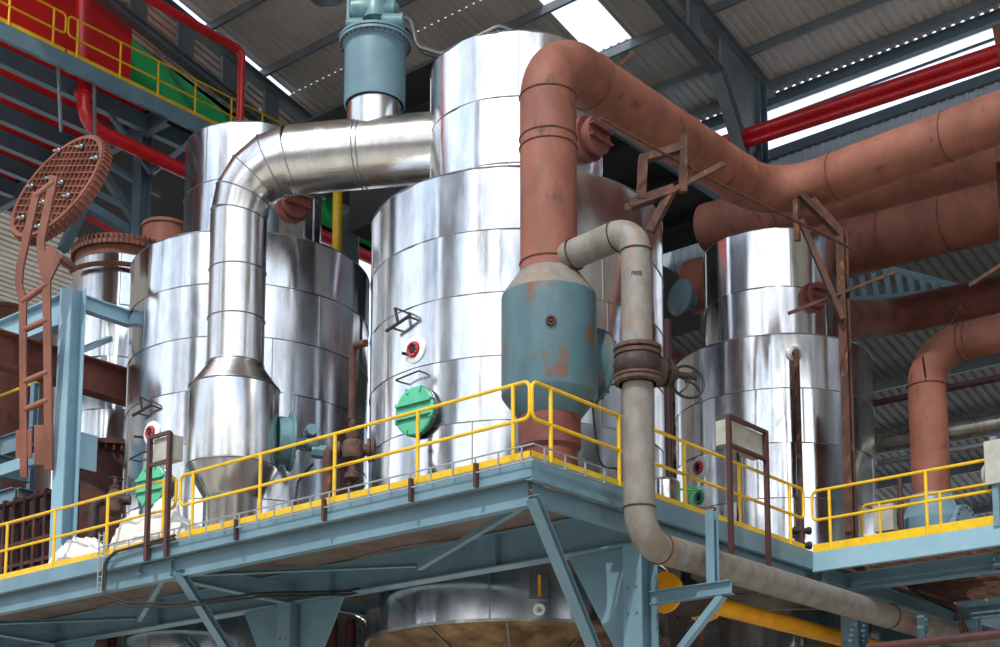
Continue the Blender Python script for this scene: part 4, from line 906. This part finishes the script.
part('edge_beam', MB().ibeam((4.0, 19.3, gz0+.1), (4.0, 24.5, gz0+.1), .2, .45), 'blue', t); part('edge_beam', MB().ibeam((4.0, 19.2, gz0+.1), (11, 19.2, gz0+.1), .2, .4), 'blue', t)
part('edge_beam', MB().ibeam((4.6, 19.4, 12.4), (4.6, 24.5, 12.4), .2, .5), 'blue', t)
part('rail', MB().tube([(4.6, 19.4, 13.8), (4.6, 24.5, 13.8)], .04, 8), 'yellow', t)
for k in range(4): part('post', MB().ibeam((4.6, 19.6+k*1.55, DZ), (4.6, 19.6+k*1.55, 13.8 if k in (0, 3) else 12.2), .16, .16), 'blue', t)

# ================================================================== UPPER WALKWAY, TOP LEFT
WY = 18.5; WZ = 22.08
t = thing('upper_walkway', 'high blue walkway along the red and green gable at the top left', 'walkway', (2, WY, WZ))
part('edge_beam', MB().channel((-6, WY, WZ-.22), (13.5, WY, WZ-.22), .12, .42, .02, flip=-1), 'blue', t)
part('soffit', MB().box((-6, WY+.1, WZ-.06), (7.3, 27.5, WZ)), 'redsheet', t)
part('deck', MB().box((7.3, WY+.1, WZ-.06), (13.5, 27.5, WZ)), 'interior', t)
for k in range(7):
    yy = WY+.9+k*1.25; part('joist', MB().ibeam((-6, yy, WZ-.30), (7.4 if k else 13.5, yy, WZ-.30), .2, .46), 'blue', t)
for x in (7.5, 13.2): part('cross_joist', MB().ibeam((x, WY, WZ-.35), (x, 27.5, WZ-.35), .22, .5), 'blue_dark', t)
r_ = .032
def rail_x(label, x0, x1, posts, la, lb):
    return railing(label, (x0, WY), (x1, WY), posts, la, lb, top=WZ+1.05, mid=WZ+.52, dz=WZ, toe=(0, .13), group='yellow rails on the upper walkway')
wx = lambda px: aty(px, 14+.47*px, WY).x
rail_x('yellow rail on the upper walkway in front of the red gable, left of the gap', -5, wx(65), [1.5, 3.2, 5.0]+[wx(p)+5 for p in (9, 53)], False, True)
rail_x('yellow rail on the upper walkway running right in front of the green gable', wx(67.5), 13.4, [wx(p)-wx(67.5) for p in (77, 120, 158, 195, 231, 262)], True, False)
t = thing('steel_column', 'slate blue column standing under the end of the upper walkway', 'column', (7.65, 19.72, DZ), 'columns under the upper walkway')
part('shaft', MB().ibeam((7.65, 19.72, DZ), (7.65, 19.72, WZ-.5), .36, .36, .03, .02, up=V((1, 0, 0))), 'blue_dark', t)
part('bracket', MB().bar((7.65, 19.3, 20.4), (8.6, 18.7, WZ-.5), .12, .12).bar((7.65, 19.3, 20.4), (6.2, 19.3, WZ-.5), .12, .12), 'blue_dark', t)
for a, b, w_, m_, lb in (((60, 190), (148, 243), .26, 'blue', 'blue tie beam sloping behind the toothed vessel'), ((100, 168), (150, 243), .2, 'blue_dark', 'slate brace sloping down to the right behind the open lid'),
        ((63, 250), (103, 165), .24, 'blue_dark', 'slate brace sloping down to the left behind the open lid'), ((100, 160), (160, 195), .14, 'blue', 'pale tie bar high behind the open lid'),
        ((95, 192), (190, 238), .12, 'blue', 'thin pale tie bar behind the slate column'), ((62, 205), (148, 250), .1, 'red', 'thin red pipe under the blue tie beam'), ((118, 130), (158, 108), .16, 'blue_dark', 'short slate strut under the upper walkway')):
    solid('tie_bar', MB().bar(aty(a[0], a[1], 20.2), aty(b[0], b[1], 20.2), w_, w_), m_, lb, 'brace')
for px0, px1, py0, py1, nm in ((57, 61, 50, 132, 'left'), (94, 95, 70, 145, 'right')):
    solid('hanger_rod', MB().bar(aty(px0, py0, 18.56), aty(px1, py1, 18.56), .06, .06), 'steeldark', nm+' of the two grey hanger rods below the upper walkway', 'hanger')
rb = aty(82, 116, 18.6)
t = simple_pipe('fire_main', 'glossy red pipe dropping through the upper walkway and turning right', [(rb.x, 19.0, roofz(rb.x)-.1), (rb.x+.35, 19.0, 20.75), (rb.x+14, 19.0, 20.5)], .19, .5, 'red')
part('flange', MB().lathe((rb.x+.29, 19.0, 21.5), UP, [(.26, 0), (.26, .07)], 24), 'red', t)
for k, (oy, r_, lb) in enumerate(((0, .06, 'front'), (.42, .05, 'rear'))):
    a = aty(160+k*5, -25, 17+oy); b = aty(243-k*3, 50+k*3, 17+oy)
    simple_pipe('sprinkler_pipe', lb+' of the two red sprinkler pipes bending down beside the left tank top', [(b.x-9, 17+oy, b.z+.2), (b.x, 17+oy, b.z), (b.x, 17+oy, 17.5)], r_*1.2, .22, 'red', group='red sprinkler pipes under the roof')
# high bay lamp
lp = atd(327, -2, 36)
t = thing('high_bay_lamp', 'dark round high-bay lamp under the roof at the top', 'lamp', lp); part('shade', MB().lathe(lp, UP, [(.42, 0), (.36, .18), (.15, .42), (.15, .7)], 32, False), 'steeldark', t); part('rim', MB().torus(lp, UP, .42, .02, 32, 6), 'galv', t); part('stem', MB().cyl(lp+UP*.6, V((lp.x, lp.y, roofz(lp.x)-.05)), .03, 8), 'steeldark', t)
# bits seen between the left and middle tanks
solid('yellow_post', MB().cyl(V((atd(338, 185, 38).x, atd(338, 185, 38).y, 0)), atd(338, 185, 38), .13, 12), 'yellow', 'yellow vertical post in the gap between the left and middle tanks', 'post')
gx = thing('green_truss', 'dark green roof truss seen through the gap between the left and middle tanks', 'truss', atd(360, 210, 42))
for a, b in (((330, 182), (372, 232)), ((350, 175), (385, 222)), ((352, 178), (356, 205)), ((340, 200), (356, 222))): part('member', MB().bar(atd(*a, 42), atd(*b, 42), .28, .2), 'wallfar', gx)
solid('dark_post', MB().bar(V((atd(350, 212, 41).x, atd(350, 212, 41).y, 0)), atd(350, 212, 41), .5, .3, up=vh), 'wallfar', 'dark green-blue post right of the yellow post in the gap', 'post')

# ================================================================== BELOW THE PLATFORM
ya = aty(668, 612, .95); zy = 6.12
zy = aty(760, 617, .95).z
t = thing('gas_pipe', 'orange-yellow pipe with bolted flanges and a dark valve under the platform', 'pipe', (7, .95, zy))
xa = aty(706, 606, .95).x; xb = aty(666, 606, .95).x
part('pipe_run', MB().tube([(xa, .95, zy), (18, .95, zy)], .155, 24), 'gas', t)
part('flange', MB().lathe((xa-.02, .95, zy), (-1, 0, 0), [(.34, 0), (.34, .06), (.3, .07)], 28).lathe((xa+.3, .95, zy), (-1, 0, 0), [(.17, 0), (.3, .2), (.3, .3)], 28), 'gas', t)
part('flange', MB().lathe((xb, .95, zy), (-1, 0, 0), [(.34, 0), (.34, .06)], 28), 'gas', t)
part('valve_body', MB().lathe((xa-.08, .95, zy), (-1, 0, 0), [(.2, 0), (.27, .2), (.33, (xa-xb)*.45), (.27, (xa-xb)*.8), (.2, xa-xb-.1)], 24).cyl((xa-.6, .95, zy), (xa-.6, .95, zy+.7), .09), 'valve_dark', t)
solid('drain_pipe', MB().cyl((xa-.2, .95, zy-.3), (xa-.2, .95, 0), .06, 10), 'rust', 'thin rusty pipe dropping from the yellow pipe', 'pipe')
simple_pipe('brown_pipe', 'slim dark brown pipe at the bottom right corner', [aty(868, 648, -2.0), aty(868, 648, -2.0)+V((0, -9, 0))], .07, .1, 'darkbrown')
for k, (x, lb) in enumerate(((8.95, 'nearer'), (14.9, 'farther'))):
    solid('lower_beam', MB().ibeam((x, 1.4+k*2, 5.2), (x, 22, 5.2), .25, .45), 'blue_dark', lb+' of the slate beams under the platform behind the columns', 'beam', 'slate beams under the platform')
solid('lower_beam', MB().ibeam((3.3, 16.2, 5.9), (7.2, 16.2, 5.9), .25, .5), 'blue_dark', 'slate cross beam under the left end of the platform', 'beam')
solid('lower_beam', MB().ibeam((3.2, .95, 4.75), (16, .95, 4.75), .2, .4), 'blue_dark', 'slate beam running right, below the orange-yellow pipe', 'beam')
t = thing('yellow_hoist', 'orange-yellow machine frame low between the left column and the hanging tank bottom', 'machine', atd(345, 640, 39))
yh = atd(345, 625, 39); part('housing', MB().bar(yh-rt*1.4-UP*1.5, yh+rt*.9-UP*1.5, 1.2, 3.0), 'gas', t); part('flange', MB().lathe(yh-rt*.9-vh*.7-UP*.3, -vh, [(.5, 0), (.5, .1), (.2, .12)], 24), 'gas', t)
for px, lb in ((332, 'left'), (351, 'right')):
    c_ = atd(px, 640, 31); solid('rust_post', MB().cyl((c_.x, c_.y, 0), (c_.x, c_.y, 6.9), .11, 12), 'darkbrown', lb+' of the two brown posts right of the left column', 'post')
c_ = atd(362, 640, 30.5); solid('silver_post', MB().cyl((c_.x, c_.y, 0), (c_.x, c_.y, atd(362, 628, 30.5).z), .12, 14), 'clad', 'short silver pipe end beside the hanging tank bottom', 'pipe')
for px, lb in ((91, 'left'), (113, 'right')):
    c_ = atd(px, 620, 33); solid('rust_post', MB().cyl((c_.x, c_.y, 0), (c_.x, c_.y, 7.0), .11, 12), 'darkbrown', lb+' of the two brown posts at the bottom left', 'post')
# far low structures
struct('wall_back_added', vribbed(MB(), 34, -30, 30, 0, 10.6, .4), 'wallfar')  # far dark wall added to block the sky under the platform
struct('wall_low_left_added', MB().box((20, 12, 0), (20.1, 30, 9.5)), 'interior')  # near-black wall, also added to close off the sky
t = thing('far_gallery', 'far yellow-railed gallery at the lower right corner', 'gallery', atx(960, 600, 15))
ga = atx(950, 606, 15); gb_ = atx(1010, 596, 15)
part('deck_beam', MB().ibeam((15, ga.y, ga.z), (15, ga.y-7, ga.z), .2, .45).ibeam((15, ga.y, ga.z), (20, ga.y, ga.z), .2, .45), 'blue', t)
for k in range(6): part('post', MB().cyl((15, ga.y-.1-k*.7, ga.z), (15, ga.y-.1-k*.7, ga.z+1.0), .035, 8), 'yellow', t)
part('rail', MB().tube([(15, ga.y, ga.z+1.0), (15, ga.y-7, ga.z+1.0)], .035, 8).tube([(15, ga.y, ga.z+.5), (15, ga.y-7, ga.z+.5)], .035, 8).bar((15, ga.y, ga.z+.28), (15, ga.y-7, ga.z+.28), .02, .12), 'yellow', t)
part('leg', MB().ibeam((15, ga.y-.5, 0), (15, ga.y-.5, ga.z), .25, .25, up=V((1, 0, 0))), 'blue', t)
for k in range(4):
    a = atd(905+k*4, 588+k*2, 28.5+k*.2); b = atd(958, 603+k*3, 27.5+k*.2); c_ = atd(962+k*3, 640, 27.5)
    solid('cable', MB().tube(bend([a+V((2, 0, .2)), a, b, c_], .4, 5), .03, 7), 'black' if k % 2 else 'darkbrown', ('topmost', 'second', 'third', 'lowest')[k]+' of the sagging cables at the lower right', 'cable', 'sagging cables at the lower right')
